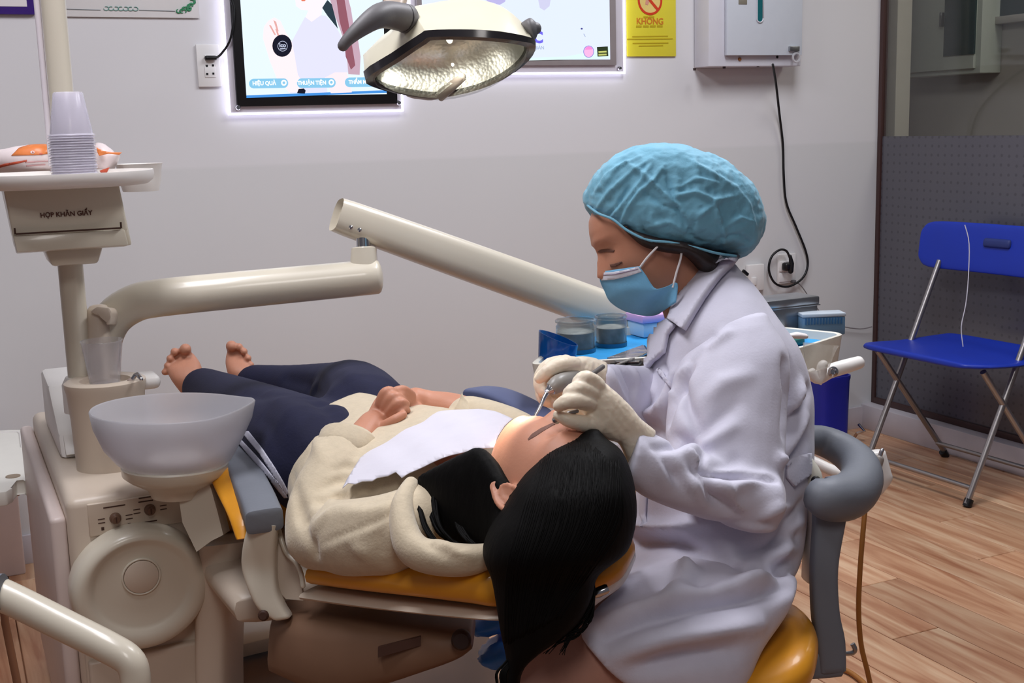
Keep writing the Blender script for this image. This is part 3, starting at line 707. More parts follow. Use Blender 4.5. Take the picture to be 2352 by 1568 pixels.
# upper shelf
SZ = 1.185
sc_ = Pz(150, 398, SZ); sc_ = Vector((post(0).x, post(0).y, SZ)) - EY * .02 - EX * .015
bm = bmesh.new(); n = 48
def shelf_ring(s, z):
    out = []
    for i in range(n):
        t = 2 * math.pi * i / n; x = math.cos(t); y = math.sin(t)
        x = math.copysign(abs(x) ** .8, x); out.append(sc_ + EX * (x * .178 * s + .002) + EY * (y * (.20 if y < 0 else .10) * s) + EZ * z)
    return out
add_rings(bm, [shelf_ring(.93, -.022), shelf_ring(.98, -.015), shelf_ring(1.0, -.004), shelf_ring(.995, .004), shelf_ring(.97, .004), shelf_ring(.955, -.004), shelf_ring(.3, -.004)])
shelf = link('shelf_tray', sharp(bm_mesh(bm), 50), white_pl, unit)
cwp = Pz(320, 388, SZ)
lathe('cup_recess', white_pl, shelf, cwp - EZ * .045, EZ, [(0, 0), (.036, 0), (.041, .02), (.045, .052), (.047, .056), (.044, .056), (.041, .05), (0, .047)], 32)
# tissue dispenser under the shelf
tb = post(0) - EY * 0.055 + EX * -.006
def tbp(x, y, z): return Vector((tb.x, tb.y, 0)) + EX * x + EY * y + EZ * z
disp = prism('tissue_dispenser', cream, unit, [tbp(-.105, -.055, SZ - .022), tbp(-.098, -.062, SZ - .105), tbp(-.092, -.066, SZ - .135), tbp(-.092, .05, SZ - .135), tbp(-.105, .05, SZ - .022)], EX * .2, .004)
prism('dispenser_lip', cream, disp, [tbp(-.098, -.071, SZ - .104), tbp(-.094, -.077, SZ - .134), tbp(-.094, -.03, SZ - .140), tbp(-.098, -.05, SZ - .104)], EX * .194, .003)
box('dispenser_slot', ink, disp, tbp(-.002, -.0735, SZ - .101), EX, EY, EZ, .182, .004, .003, 0)
for sx in (-.094, .090): box('dispenser_slot', ink, disp, tbp(sx, -.070, SZ - .096), EX, EY, EZ, .003, .004, .011, 0)
tn = Vector((0, 0, 0))
tiltz = (EZ * .067 + EY * .007).normalized()
text('dispenser_words', mat('brown_ink', (84, 44, 30), .6), disp, 'HỌP KHĂN GIẤY', 0.0118, tbp(-.003, -.0605, SZ - .071), EX, tiltz, .0003)
prism('bracket', cream, unit, [tbp(-.046, -.035, SZ - .13), tbp(-.034, -.035, SZ - .168), tbp(.048, -.035, SZ - .168), tbp(.062, -.035, SZ - .13)], EY * .1, .006)
# cup filler tower, glass, spout
cf = Pz(258, 1068, UZ)
bm = bmesh.new(); n = 36
def cfr(rxx, z): return [cf + EX * (rxx * math.cos(2 * math.pi * i / n)) + EY * (rxx * .92 * math.sin(2 * math.pi * i / n)) + EZ * z for i in range(n)]
add_rings(bm, [cfr(.066, 0), cfr(.069, .10), cfr(.073, .150), cfr(.076, .162), cfr(.076, .169), cfr(.070, .173), cfr(.048, .171), cfr(.046, .161), cfr(.01, .161)])
tower = link('cup_filler_tower', sharp(bm_mesh(bm), 45), cream2, unit)
bm = bmesh.new(); add_box(bm, cf + EX * .075 + EY * .03 + EZ * .155, EX, EY, EZ, .06, .07, .028, .012, 3)
link('spout_base', bm_mesh(bm), white_pl, tower)
s0 = P(291, 888, 2.34)
tube('spout_grip', mat('spout_grip', (170, 150, 140), .4), tower, [s0 - EZ * .01, P(300, 876, 2.33)], .007, 12, (1, 1))
tube('spout', chrome, tower, [P(299, 878, 2.33), P(312, 860, 2.33), P(316, 859, 2.32), P(324, 870, 2.31)], .0042, 10, (0, 1))
tube('overflow_stub', ink, tower, [P(170, 985, 2.34), P(183, 983, 2.36)], .003, 8)
# spittoon
bw = P(392, 938, 2.14)
frost = mat('frosted_glass', (222, 221, 226), 0.35, trans=0.55, ior=1.2, noise=.02)
bm = bmesh.new(); n = 56
def br(r, z, tip):
    out = []
    for i in range(n):
        t = 2 * math.pi * i / n; k = 1 + tip * max(0, math.cos(t)) ** 10
        out.append(bw + (RT * math.cos(t) * r * k) + Vector((0, 1, 0)) * math.sin(t) * r * .88 + EZ * (z + (.012 * max(0, math.cos(t)) ** 6 if tip else 0)))
    return out
add_rings(bm, [br(.083, -.104, 0), br(.100, -.092, 0), br(.120, -.066, .02), br(.134, -.03, .05), br(.1385, 0, .07), br(.1365, .0025, .07), br(.1345, 0, .07), br(.130, -.03, .05), br(.116, -.063, .02), br(.09, -.092, 0), br(.02, -.098, 0)])
bowl = link('spittoon_bowl', sharp(bm_mesh(bm), 60), frost, unit)
lathe('drain_strainer', white_pl, bowl, bw - EZ * .096, EZ, [(0, 0), (.05, 0), (.047, .006), (.02, .012), (0, .012)], 28)
bm = bmesh.new()
add_rings(bm, [[bw + RT * math.cos(2 * math.pi * i / 40) * r + Vector((0, 1, 0)) * math.sin(2 * math.pi * i / 40) * r * .9 + EZ * z for i in range(40)] for r, z in ((.045, -.158), (.052, -.142), (.080, -.126), (.092, -.116), (.093, -.101), (.088, -.097), (.05, -.097))])
link('spittoon_base', sharp(bm_mesh(bm), 50), cream, unit)
# lower delivery arm
ad = 2.44
apts = [P(232, 905, ad), P(232, 830, ad), P(238, 775, ad), P(262, 728, ad), P(308, 697, ad), P(365, 684, ad), P(520, 668, ad + .02), P(700, 651, ad + .05), P(866, 635, ad + .07)]
tube('lower_arm', cream, unit, apts, [.037, .037, .0375, .038, .038, .038, .0375, .037, .036], 28, (0, .35), k=4)
sl = loft('arm_sleeve', cream2, unit, [(203, 905, 262, 905, ad - .03, .03), (204, 800, 256, 800, ad - .03, .032), (203, 725, 252, 722, ad - .03, .032), (206, 708, 250, 706, ad - .03, .024)], pw=.75, domes=(0, .4))
prism('sleeve_latch', cream2, sl, [P(205, 716, ad - .075), P(222, 703, ad - .075), P(250, 706, ad - .075), P(257, 716, ad - .075), P(254, 728, ad - .075), P(252, 746, ad - .075), P(243, 746, ad - .075), P(238, 728, ad - .075), P(222, 724, ad - .075)], FW * .06, .004)
# swivel joint and upper arm
jd = ad + .07
bm = bmesh.new()
pxloft(bm, [(806, 632, 868, 626, jd, .028), (806, 600, 866, 595, jd, .028), (808, 572, 864, 569, jd, .027)], 28, .55, (0, .15))
link('swivel_socket', sharp(bm_mesh(bm), 40), cream, unit)
tube('swivel_pin', chrome, unit, [P(835, 575, jd), P(834, 545, jd)], .0145, 20)
uad = jd - .005
dirv = (P(1500, 752, uad + .30) - P(785, 496, uad)).normalized()
bm = bmesh.new()
upv = (UP - dirv * UP.dot(dirv)).normalized(); sd = dirv.cross(upv)
cs = []
for t, r in ((0, .032), (.012, .036), (.3, .0405), (.62, .0425), (.78, .042)):
    cs.append((P(786, 497, uad) + dirv * t, upv * r, sd * r * .95))
add_rings(bm, [ell(c, a, b, 28, .62) for c, a, b in resample(cs, 3)])
link('upper_arm', sharp(bm_mesh(bm), 40), cream, unit)
for x, y in ((806, 522), (826, 528)):
    lathe('screw', chrome, unit, P(x, y, uad - .036), -FW, [(0, 0), (.0042, 0), (.0042, .003), (.002, .005), (0, .005)], 12)

# loose cup standing on the filler
def cup_mesh(r0, r1, h, th=.0008, rim=.0015, n=28):
    bm = bmesh.new()
    add_rings(bm, [[Vector((r * math.cos(2 * math.pi * i / n), r * math.sin(2 * math.pi * i / n), z)) for i in range(n)] for r, z in
                   ((r0 * .9, .003), (r0, 0), (r0 + (r1 - r0) * .5, h * .5), (r1, h - .003), (r1 + rim, h - .0015), (r1 + rim * .6, h), (r1 - th, h - .001), (r0 + (r1 - r0) * .5 - th, h * .5), (r0 - th, .004), (r0 * .2, .004))])
    return sharp(bm_mesh(bm), 50)
clear = mat('clear_plastic', (240, 240, 246), 0.08, trans=0.85, ior=1.12, alpha=0.55, spec=.6)
me = cup_mesh(.028, .0385, .085)
o = link('plastic_cup', me, clear); o.location = cf + EZ * .163
tag(o, 'single clear plastic cup standing upright on the cup filler by the spittoon', 'cup')
# stack of upturned cups on the shelf
stackm = mat('stack_plastic', (244, 240, 250), 0.12, trans=0.6, ior=1.2, alpha=0.7, spec=.6)
cb0 = Pz(172, 405, SZ - .003)
bm = bmesh.new(); n = 28
add_rings(bm, [[Vector((r * math.cos(2 * math.pi * i / n), r * math.sin(2 * math.pi * i / n), z)) for i in range(n)] for r, z in
               ((.0405, 0), (.0415, .0012), (.0405, .0028), (.0375, .004), (.0262, .076), (.024, .078), (.004, .077), (.004, .0762), (.0235, .0762), (.0366, .003), (.0385, .0008))])
cupme = sharp(bm_mesh(bm), 45); cupme.materials.append(stackm)
NC = 17
for k in range(NC):
    o = bpy.data.objects.new('stacked_cup', cupme); COL.objects.link(o); o.location = cb0 + EZ * (k * .00455) + EX * (0.0008 * math.sin(k * 2.1)); o.rotation_euler = (0, 0, k * .7)
    tag(o, 'thin clear plastic cup nested upside down in the tall stack on the shelf', 'cup', 'stacked cups on the shelf')
# packets on the shelf
def packet(name, label, secs, m, extra):
    t = thing(name, label, 'packet', P(*extra))
    o = loft('wrapper', m, t, secs, 20, .8, (.5, .5)); crumple(o.data, 60, .0012, 5)
    return t, o
wrapm = mat('wrapper_white', (230, 216, 216), .3, noise=.05, nscale=30); orange = mat('wrapper_orange', (222, 128, 70), .35, noise=.12, nscale=50); redp = mat('wrapper_red', (190, 84, 60), .4, noise=.1)
t, o = packet('tissue_packet', 'white and orange plastic packet lying left of the cup stack', [(-60, 352, -60, 405, 2.45, .045), (0, 349, 0, 404, 2.44, .05), (60, 338, 60, 403, 2.43, .055), (115, 334, 118, 401, 2.43, .05), (135, 345, 136, 399, 2.43, .03)], wrapm, (40, 400, 2.31))
bv = bvh_of(o.data)
link('printed_patch', bm_mesh(drape([(26, 358), (44, 340), (70, 332), (118, 331), (122, 352), (90, 356)], bv, .0005, .0006, 5)), orange, t)
link('printed_stripe', bm_mesh(drape([(-20, 384), (10, 376), (62, 367), (62, 371), (10, 382), (-20, 392)], bv, .0006, .0006, 5)), redp, t)
link('printed_eye', bm_mesh(drape(ellipse_px(75, 350, 5, 3.4, 12), bv, .0012, .0004, 3)), wrapm, t)
link('printed_spot', bm_mesh(drape(ellipse_px(76, 350, 2, 2, 8), bv, .0017, .0004, 2)), redp, t)
link('printed_spot', bm_mesh(drape(ellipse_px(94, 354, 4, 2, 10), bv, .0014, .0004, 2)), redp, t)
for x0, x1, y in ((58, 112, 371), (60, 104, 379)):
    link('printed_words', bm_mesh(drape([(x0, y), (x1, y - 3), (x1, y), (x0, y + 3)], bv, .0006, .0004, 4)), mat('print_rose', (206, 160, 160), .5), t)
t, o = packet('tissue_packet', 'crumpled white and orange packet right of the cup stack', [(205, 345, 205, 398, 2.45, .03), (230, 330, 232, 397, 2.45, .035), (252, 340, 250, 392, 2.44, .03), (262, 352, 260, 380, 2.44, .02), (272, 350, 272, 362, 2.44, .008)], wrapm, (235, 398, 2.36))
bv = bvh_of(o.data)
fb = lambda x, y: (P(x, y, 2.33), -FW)
link('printed_flap', bm_mesh(drape([(222, 338), (236, 346), (258, 350), (280, 350), (274, 356), (250, 353), (228, 358), (224, 350)], None, .0, .0012, 4, lambda x, y: (P(x, y, 2.40), -FW))), orange, t)
link('printed_flap', bm_mesh(drape([(229, 392), (252, 384), (246, 396), (232, 397)], None, .0, .0012, 4, lambda x, y: (P(x, y, 2.40), -FW))), redp, t)

# ================================================================ LEFT EDGE: parts tray, foreground arm
wz = 0.45
t = thing('storage_stand', 'white plastic stand with a notched top at the left edge near the wall', 'stand', Pz(30, 1250, 0.0))
def S_(x, y): return Pz(x, y, wz)
top = [S_(-80, 992), S_(20, 987), S_(52, 986), (S_(60, 1020)), S_(70, 1030), S_(90, 1105), S_(84, 1112), S_(62, 1110), S_(56, 1100), S_(34, 1103), S_(28, 1120), S_(14, 1128), S_(-80, 1140)]
prism('top_plate', mat('stand_white', (232, 230, 222), .4, noise=.02), t, [p for p in top], -EZ * .035, .004)
lathe('recess_disc', mat('recess_tan', (150, 134, 116), .6, noise=.05), t, S_(30, 1094) - EZ * .003, EZ, [(0, 0), (.017, 0), (.017, .005), (0, .005)], 20)
tube('raised_rim', white_pl, t, [S_(-60, 998), S_(40, 992), S_(46, 996), S_(50, 1028)], .0035, 8)
pl0 = Pz(60, 1318, 0)
prism('pedestal', mat('stand_body', (196, 178, 174), .5, noise=.03), t, [pl0 - EX * .5, pl0, pl0 + EY * .03, pl0 + EY * .03 - EX * .5], EZ * (wz - .036), .006)
prism('shelf_bracket', MATS['stand_body'], t, [S_(-60, 1010) - EZ * .036, S_(30, 1010) - EZ * .036, S_(40, 1080) - EZ * .036, S_(-60, 1090) - EZ * .036], -EZ * .03, .003)
t = thing('support_arm', 'cream tubular support arm bending down at the lower left corner', 'arm', P(300, 1568, 1.75))
tube('arm_tube', cream, t, [P(-160, 1290, 1.82), P(-40, 1345, 1.80), P(40, 1382, 1.79), P(150, 1437, 1.77), P(250, 1487, 1.75), P(296, 1516, 1.745), P(310, 1550, 1.745), P(312, 1600, 1.745), P(312, 1700, 1.745)], [.0235, .0235, .0235, .023, .0225, .022, .0215, .0205, .02], 22, (0, 0), k=5)
tube('hanging_rod', mat('rod_brown', (140, 96, 70), .4), t, [P(2, 1340, 1.85), P(12, 1430, 1.85), P(40, 1570, 1.85), P(70, 1700, 1.85)], .006, 10)
lathe('end_clip', grey_pu, t, P(-4, 1358, 1.78), RT, [(0, 0), (.026, 0), (.026, .006), (0, .006)], 20)
# ================================================================ DENTAL CHAIR
yel = mat('yellow_vinyl', (222, 150, 34), 0.36, noise=0.05, nscale=6, bump=0.06, bscale=90, coat=.15)
chair = thing('dental_chair', 'yellow padded dental chair with grey armrests the patient is lying on', 'dental chair', Vector((-0.3, 2.1, 0)))
away = (EX * .93 + EY * .35).normalized()
def cushion(name, m, secs, depth, pw=.6, domes=(.6, .6), parent=chair):
    cs = []
    for x, yt, yb, d, *q_ in secs:
        dp = q_[0] if q_ else depth; T, B = P(x, yt, d), P(x, yb, d); a = (T - B) / 2; cs.append(((T + B) / 2 + away * dp, a, away * dp))
    bm = bmesh.new(); add_loft(bm, resample(cs, 4), 28, pw, domes); return link(name, sharp(bm_mesh(bm), 60), m, parent)
cushion('backrest', yel, [(700, 1286, 1362, 1.92), (800, 1284, 1380, 1.84), (930, 1288, 1398, 1.755), (1060, 1294, 1412, 1.69, .13), (1115, 1304, 1416, 1.665, .10), (1200, 1310, 1412, 1.67, .08)], .17, .7, (.25, .5))
cushion('backrest_shell', cream2, [(686, 1355, 1388, 1.925), (800, 1374, 1402, 1.845), (930, 1392, 1416, 1.76), (1060, 1406, 1428, 1.695, .12), (1125, 1412, 1432, 1.67, .09), (1200, 1412, 1432, 1.675, .07)], .165, .7, (.3, .5))
loft('headrest', yel, chair, [(1300, 1270, 1335, 1400, 1.74, .07), (1345, 1255, 1385, 1345, 1.74, .085), (1385, 1235, 1425, 1315, 1.745, .085), (1420, 1215, 1452, 1270, 1.75, .06)], 28, .85, (.4, .6))
loft('headrest_shell', white_pl, chair, [(1300, 1330, 1318, 1420, 1.76, .06), (1350, 1300, 1378, 1368, 1.76, .08), (1392, 1262, 1428, 1330, 1.765, .08), (1432, 1240, 1456, 1280, 1.77, .05)], 24, .85, (.4, .5))
tube('headrest_bar', steel, chair, [P(1200, 1415, 1.78), P(1330, 1385, 1.75)], .012, 14)
lathe('headrest_knob', chrome, chair, P(1366, 1364, 1.63), (P(1402, 1349, 1.63) - P(1366, 1364, 1.63)), [(0, 0), (.0065, 0), (.0075, .004), (.0075, .017), (.006, .020), (0, .020)], 16)
# seat and leg rest under the patient
f = EY
seat0 = Vector((-0.385, 2.26, 0.53))
bm = bmesh.new()
cs = [(seat0 + f * t - EX * .0 + EZ * dz, EX * wdt, EZ * .045) for t, dz, wdt in ((.03, .02, .20), (.08, 0, .225), (.15, .0, .24), (.4, .012, .21), (.62, .02, .19), (.80, .03, .17))]
add_loft(bm, resample(cs, 4), 32, .6, (.5, .7)); link('seat', sharp(bm_mesh(bm), 60), yel, chair)
bm = bmesh.new()
cs = [(seat0 + f * t - EZ * .07, EX * wdt, EZ * .03) for t, wdt in ((-.25, .22), (.1, .23), (.5, .18), (.75, .15))]
add_loft(bm, resample(cs, 3), 24, .5, (.3, .5)); link('seat_shell', sharp(bm_mesh(bm), 60), cream2, chair)
# armrests
def armrest(pts, z, w_, th, m):
    c = [Pz(x, y, z) for x, y in pts]
    bm = bmesh.new(); cs = [(p, s * w_, EZ * th) for p, s in zip(c, [EX] * len(c))]
    add_loft(bm, resample(cs, 5), 20, .38, (.12, .12)); return link('armrest', sharp(bm_mesh(bm), 40), m, chair)
armrest([(608, 1196), (588, 1145), (560, 1092), (522, 1050), (494, 1030)], .652, .030, .019, grey_pu)
bm = bmesh.new(); cs = [(P(1098, 908, 2.50), P(1098, 885, 2.5), .03), (P(1130, 912, 2.46), 0, .03), (P(1170, 926, 2.42), 0, .03), (P(1215, 950, 2.37), 0, .03), (P(1260, 985, 2.32), 0, .03)]
add_loft(bm, resample([(c[0], EX * .034, EZ * .0185) for c in cs], 5), 20, .45, (.3, .1)); link('armrest', sharp(bm_mesh(bm), 40), mat('grey_blue_pu', (86, 94, 128), .5, noise=.04, nscale=14), chair)
tube('armrest_stem', cream2, chair, [P(1190, 945, 2.42), P(1170, 1000, 2.44), P(1120, 1060, 2.44)], .02, 14)
# support under the near armrest
loft('armrest_support', cream, chair, [(574, 1195, 640, 1205, 1.93, .016), (560, 1250, 636, 1255, 1.94, .016), (557, 1300, 636, 1305, 1.95, .016), (572, 1350, 640, 1352, 1.95, .018), (594, 1392, 655, 1388, 1.95, .02), (630, 1418, 668, 1410, 1.95, .02)], 24, .5, (.2, .5))
# upright edge of the shell between support and backrest
tube('shell_rim', cream, chair, [P(638, 1206, 1.965), P(648, 1245, 1.955), P(660, 1272, 1.95), P(680, 1292, 1.94), P(692, 1318, 1.935), P(696, 1345, 1.93)], .0042, 8, (1, 1), k=4)
bm = drape([(636, 1206), (648, 1246), (660, 1274), (682, 1294), (694, 1330), (700, 1375), (660, 1372), (640, 1350), (635, 1300)], None, 0, .012, 8, lambda x, y: (P(x, y, 1.975), -FW))
link('shell_side', sharp(bm_mesh(bm), 40), cream2, chair)
# yellow flank of the seat beside the armrest, pale side cover
loft('seat_flank', yel, chair, [(478, 1075, 520, 1058, 2.20, .03), (500, 1125, 556, 1105, 2.12, .03), (527, 1180, 584, 1165, 2.03, .03), (545, 1235, 575, 1230, 1.99, .02)], 24, .6, (.2, .3))
bm = drape([(425, 1112), (488, 1076), (502, 1120), (516, 1170), (528, 1218), (500, 1232), (468, 1256), (436, 1190)], None, 0, .05, 8, lambda x, y: (P(x, y, 2.19), -FW))
link('side_cover', sharp(bm_mesh(bm), 40), cream, chair)
# column, base and mechanism in the shade below
shade = mat('cream_plastic_shaded', (122, 92, 72), .5, noise=.04)  # under-chair shade put into the colour: beige plastic darkened to brown
loft('lift_column', cream2, chair, [(470, 1240, 600, 1225, 2.30, .09), (468, 1330, 560, 1330, 2.32, .09), (466, 1460, 545, 1465, 2.34, .09), (470, 1600, 545, 1600, 2.36, .09)], 24, .45, (.1, .1))
fb0 = Pz(480, 1500, .20)
def chp(x, y, z): return Pz(x, y, z)
prism('base_step', cream, chair, [chp(466, 1436, .20), chp(640, 1408, .20), chp(720, 1440, .20), chp(470, 1500, .20)], -EZ * .03, .004)
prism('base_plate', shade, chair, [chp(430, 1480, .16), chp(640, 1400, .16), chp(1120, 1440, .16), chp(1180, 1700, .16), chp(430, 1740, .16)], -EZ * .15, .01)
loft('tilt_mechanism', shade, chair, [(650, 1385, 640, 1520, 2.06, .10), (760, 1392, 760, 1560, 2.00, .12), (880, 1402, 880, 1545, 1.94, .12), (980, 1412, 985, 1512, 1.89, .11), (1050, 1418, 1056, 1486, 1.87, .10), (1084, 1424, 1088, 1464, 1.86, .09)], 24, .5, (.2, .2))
prism('vent_slot', ink, chair, [P(868, 1487, 1.80), P(966, 1462, 1.78), P(966, 1482, 1.78), P(868, 1510, 1.80)], FW * .01)
lathe('pivot_knob', mat('dark_knob', (44, 26, 24), .5, noise=.05), chair, P(1060, 1466, 1.765), -FW, [(0, 0), (.0145, 0), (.0145, .012), (.011, .017), (0, .017)], 24)
lathe('screw_hole', ink, chair, P(605, 1413, 1.93), -FW, [(0, 0), (.009, 0), (.006, .004), (0, .004)], 12)

# things on the floor behind the chair base
t = tag(prism('cardboard_box', mat('pale_box', (226, 220, 238), .6, noise=.03), None, [Pz(1030, 1500, .12), Pz(1092, 1470, .12), Pz(1142, 1560, .12), Pz(1180, 1660, .12), Pz(1060, 1680, .12)], -EZ * .115, .003), 'pale box on the floor under the backrest, beside the blue bags', 'box')
bl = mat('blue_bag_plastic', (64, 140, 240), .35, noise=.15, nscale=14, bump=.3, bscale=24)
for i, (pts, lab) in enumerate((([(1090, 1425, 1100, 1448, 2.05, .05), (1125, 1408, 1132, 1446, 2.05, .05), (1160, 1400, 1170, 1436, 2.05, .05), (1200, 1400, 1205, 1430, 2.05, .04)], 'upper of two blue plastic bags under the hanging hair'),
                               ([(1105, 1500, 1120, 1516, 2.02, .05), (1130, 1478, 1150, 1520, 2.02, .06), (1165, 1462, 1185, 1512, 2.02, .06), (1215, 1462, 1220, 1500, 2.02, .05)], 'lower of two blue plastic bags under the hanging hair'))):
    o = loft('plastic_bag', bl, None, pts, 20, .8, (.4, .4)); crumple(o.data, 40, .004, 8 + i); tag(o, lab, 'bag', 'blue bags under the chair')
# ================================================================ OPERATING LAMP
lamp = thing('operating_lamp', 'cream dental operating lamp with grey handles hanging above the patient', 'lamp', P(1000, 20, 2.15))
shellm = mat('lamp_shell', (226, 220, 196), .3, noise=.02, coat=.2); gh = mat('lamp_handle', (106, 104, 106), .5, noise=.04, bump=.05, bscale=150)
R0 = [(842, 183, 2.12), (905, 140, 2.05), (972, 95, 2.0), (990, 86, 1.99), (1060, 85, 1.985), (1130, 88, 1.985), (1190, 95, 2.0), (1228, 106, 2.04), (1212, 140, 2.10), (1165, 176, 2.14), (1100, 205, 2.17), (1010, 224, 2.18), (930, 217, 2.17), (870, 203, 2.15)]
R1 = [(837, 164, 2.12), (900, 122, 2.05), (966, 78, 2.0), (985, 70, 1.99), (1060, 68, 1.985), (1130, 71, 1.985), (1190, 80, 2.0), (1228, 94, 2.04), (1216, 128, 2.11), (1170, 162, 2.16), (1100, 190, 2.20), (1010, 205, 2.21), (930, 198, 2.20), (868, 188, 2.17)]
R2 = [(834, 126, 2.15), (892, 84, 2.09), (940, 32, 2.06), (958, 22, 2.055), (1050, 8, 2.05), (1120, 14, 2.05), (1180, 34, 2.06), (1222, 84, 2.09), (1208, 100, 2.16), (1165, 120, 2.22), (1100, 140, 2.26), (1010, 150, 2.27), (930, 145, 2.26), (866, 140, 2.21)]
R3 = [(870, 90, 2.2), (905, 62, 2.17), (950, 18, 2.13), (965, 12, 2.12), (1050, -2, 2.11), (1115, 2, 2.12), (1165, 22, 2.13), (1195, 60, 2.15), (1185, 75, 2.2), (1150, 90, 2.24), (1090, 100, 2.27), (1010, 105, 2.28), (940, 102, 2.27), (890, 98, 2.24)]
def rp(R, s=1.0):
    pts = [P(*q) for q in R]; c = sum(pts, Vector()) / len(pts); out = []; m = len(pts)
    for i in range(m):
        a, b, c2, d = pts[i - 1], pts[i], pts[(i + 1) % m], pts[(i + 2) % m]
        for j in range(3):
            t = j / 3; out.append(0.5 * ((2 * b) + (c2 - a) * t + (2 * a - 5 * b + 4 * c2 - d) * t * t + (3 * b - a - 3 * c2 + d) * t ** 3))
    return [c + (p - c) * s for p in out]
bm = bmesh.new(); add_rings(bm, [rp(R1, .96), rp(R1), rp(R2), rp(R3), rp(R3, .5)]); bm.faces.ensure_lookup_table()
# leave the mouth of the shell open: drop the cap of the first ring
capv = [v for v in bm.verts if len(v.link_edges) == len(rp(R1))]
if capv:
    cv = min(capv, key=lambda v: (v.co - sum((P(*q) for q in R1), Vector()) / 14).length); bmesh.ops.delete(bm, geom=[cv], context='VERTS')
link('shell', sharp(bm_mesh(bm), 32), shellm, lamp)
bm = bmesh.new(); add_rings(bm, [rp(R1, 1.012), rp(R0, 1.012), rp(R0, .90), rp(R1, .90)], closed=True); link('bezel', sharp(bm_mesh(bm), 30), mat('lamp_bezel', (44, 42, 46), .15, noise=.03, spec=.7), lamp)
cen = sum((P(*q) for q in R0), Vector()) / 14; aim = (P(1180, 985, 1.775) - cen).normalized()
glass = mat('lamp_glass', (235, 240, 236), .03, trans=1.0, ior=1.1, alpha=.25, spec=.8)
bm = bmesh.new(); r0 = rp(R0, .93)
def bul(s, h): return [cen + (p - cen) * s + aim * h for p in r0]
add_rings(bm, [bul(1.0, 0), bul(.95, .012), bul(.8, .024), bul(.5, .032), bul(.1, .034)], cap=False); link('lens', bm_mesh(bm), glass, lamp)
bm = bmesh.new(); add_rings(bm, [bul(.94, -.004), bul(.86, -.03), bul(.62, -.055), bul(.3, -.066), bul(.03, -.068)], cap=False)
mref = bpy.data.materials.new('faceted_reflector'); mref.use_nodes = True; nt = mref.node_tree; b = nt.nodes['Principled BSDF']
b.inputs['Metallic'].default_value = 1; b.inputs['Roughness'].default_value = .3; b.inputs['Base Color'].default_value = lin((206, 206, 196)) + (1,)
tc = nt.nodes.new('ShaderNodeTexCoord'); vo = nt.nodes.new('ShaderNodeTexVoronoi'); vo.inputs['Scale'].default_value = 160; bp = nt.nodes.new('ShaderNodeBump'); bp.inputs['Strength'].default_value = .05; bp.inputs['Distance'].default_value = .01
nt.links.new(tc.outputs['Object'], vo.inputs['Vector']); nt.links.new(vo.outputs['Distance'], bp.inputs['Height']); nt.links.new(bp.outputs['Normal'], b.inputs['Normal'])
link('reflector', bm_mesh(bm), mref, lamp)
bulb = cen - aim * .050
lathe('bulb', em('bulb_glow', (255, 250, 224), 2.2), lamp, bulb - aim * .012, aim, [(0, 0), (.005, .002), (.006, .008), (.004, .013), (0, .014)], 16)
bm = bmesh.new(); add_tube(bm, [P(1012, 219, 2.16), P(1035, 200, 2.13), P(1064, 176, 2.105)], [.011, .010, .008], 12, (1, 1), flat=.6); link('bulb_shield', bm_mesh(bm), mat('shield_grey', (150, 140, 130), .4), lamp)
loft('rear_tab', mat('tab_brown', (140, 122, 116), .4), lamp, [(938, 218, 960, 226, 2.2, .012), (990, 216, 990, 229, 2.2, .012), (1022, 212, 1018, 222, 2.2, .01)], 12, .6)
# handles
tube('handle', gh, lamp, [P(925, 40, 2.03), P(888, 34, 2.0), P(860, 42, 1.975), P(824, 68, 1.96), P(798, 92, 1.955), P(788, 105, 1.955)], [.0235, .022, .0185, .0135, .010, .009], 20, (0, 1), k=5)
lathe('handle_collar', gh, lamp, P(938, 44, 2.045), (P(915, 38, 2.02) - P(938, 44, 2.045)), [(0, 0), (.022, 0), (.0245, .006), (.0235, .016), (0, .016)], 24)
loft('handle', gh, lamp, [(1196, 55, 1206, 78, 2.07, .02), (1210, 45, 1222, 92, 2.06, .02), (1220, 43, 1230, 90, 2.06, .018), (1231, 52, 1235, 78, 2.06, .012)], 18, .9, (.2, .8))
# bracket and arm going up out of view
loft('bracket', mat('bracket_tan', (176, 160, 146), .4), lamp, [(884, -8, 936, -4, 2.12, .02), (880, 20, 928, 26, 2.1, .02), (898, 55, 930, 62, 2.09, .02)], 16, .6, (.2, .2))
armtop = post(1.72)
tube('lamp_arm', cream, lamp, [P(905, 0, 2.12), P(890, -60, 2.14), P(800, -160, 2.2), P(500, -300, 2.3), armtop], [.017, .018, .02, .022, .024], 16, k=5)
pl2 = bpy.data.lights.new('lamp_filament', 'POINT'); pl2.energy = .28; pl2.shadow_soft_size = .002; pl2.color = (1, .95, .85)
po = bpy.data.objects.new('lamp_filament', pl2); COL.objects.link(po); po.location = cen - aim * .008; po.parent = lamp; po.matrix_parent_inverse = Matrix.Translation(-lamp.location)
sp_ = bpy.data.lights.new('lamp_beam', 'SPOT'); sp_.energy = 70; sp_.spot_size = math.radians(9.5); sp_.spot_blend = .5; sp_.shadow_soft_size = .012; sp_.color = (1.0, .90, .74)
so = bpy.data.objects.new('lamp_beam', sp_); COL.objects.link(so); so.location = cen + aim * .045; so.rotation_euler = aim.to_track_quat('-Z', 'Y').to_euler(); so.parent = lamp; so.matrix_parent_inverse = Matrix.Translation(-lamp.location)

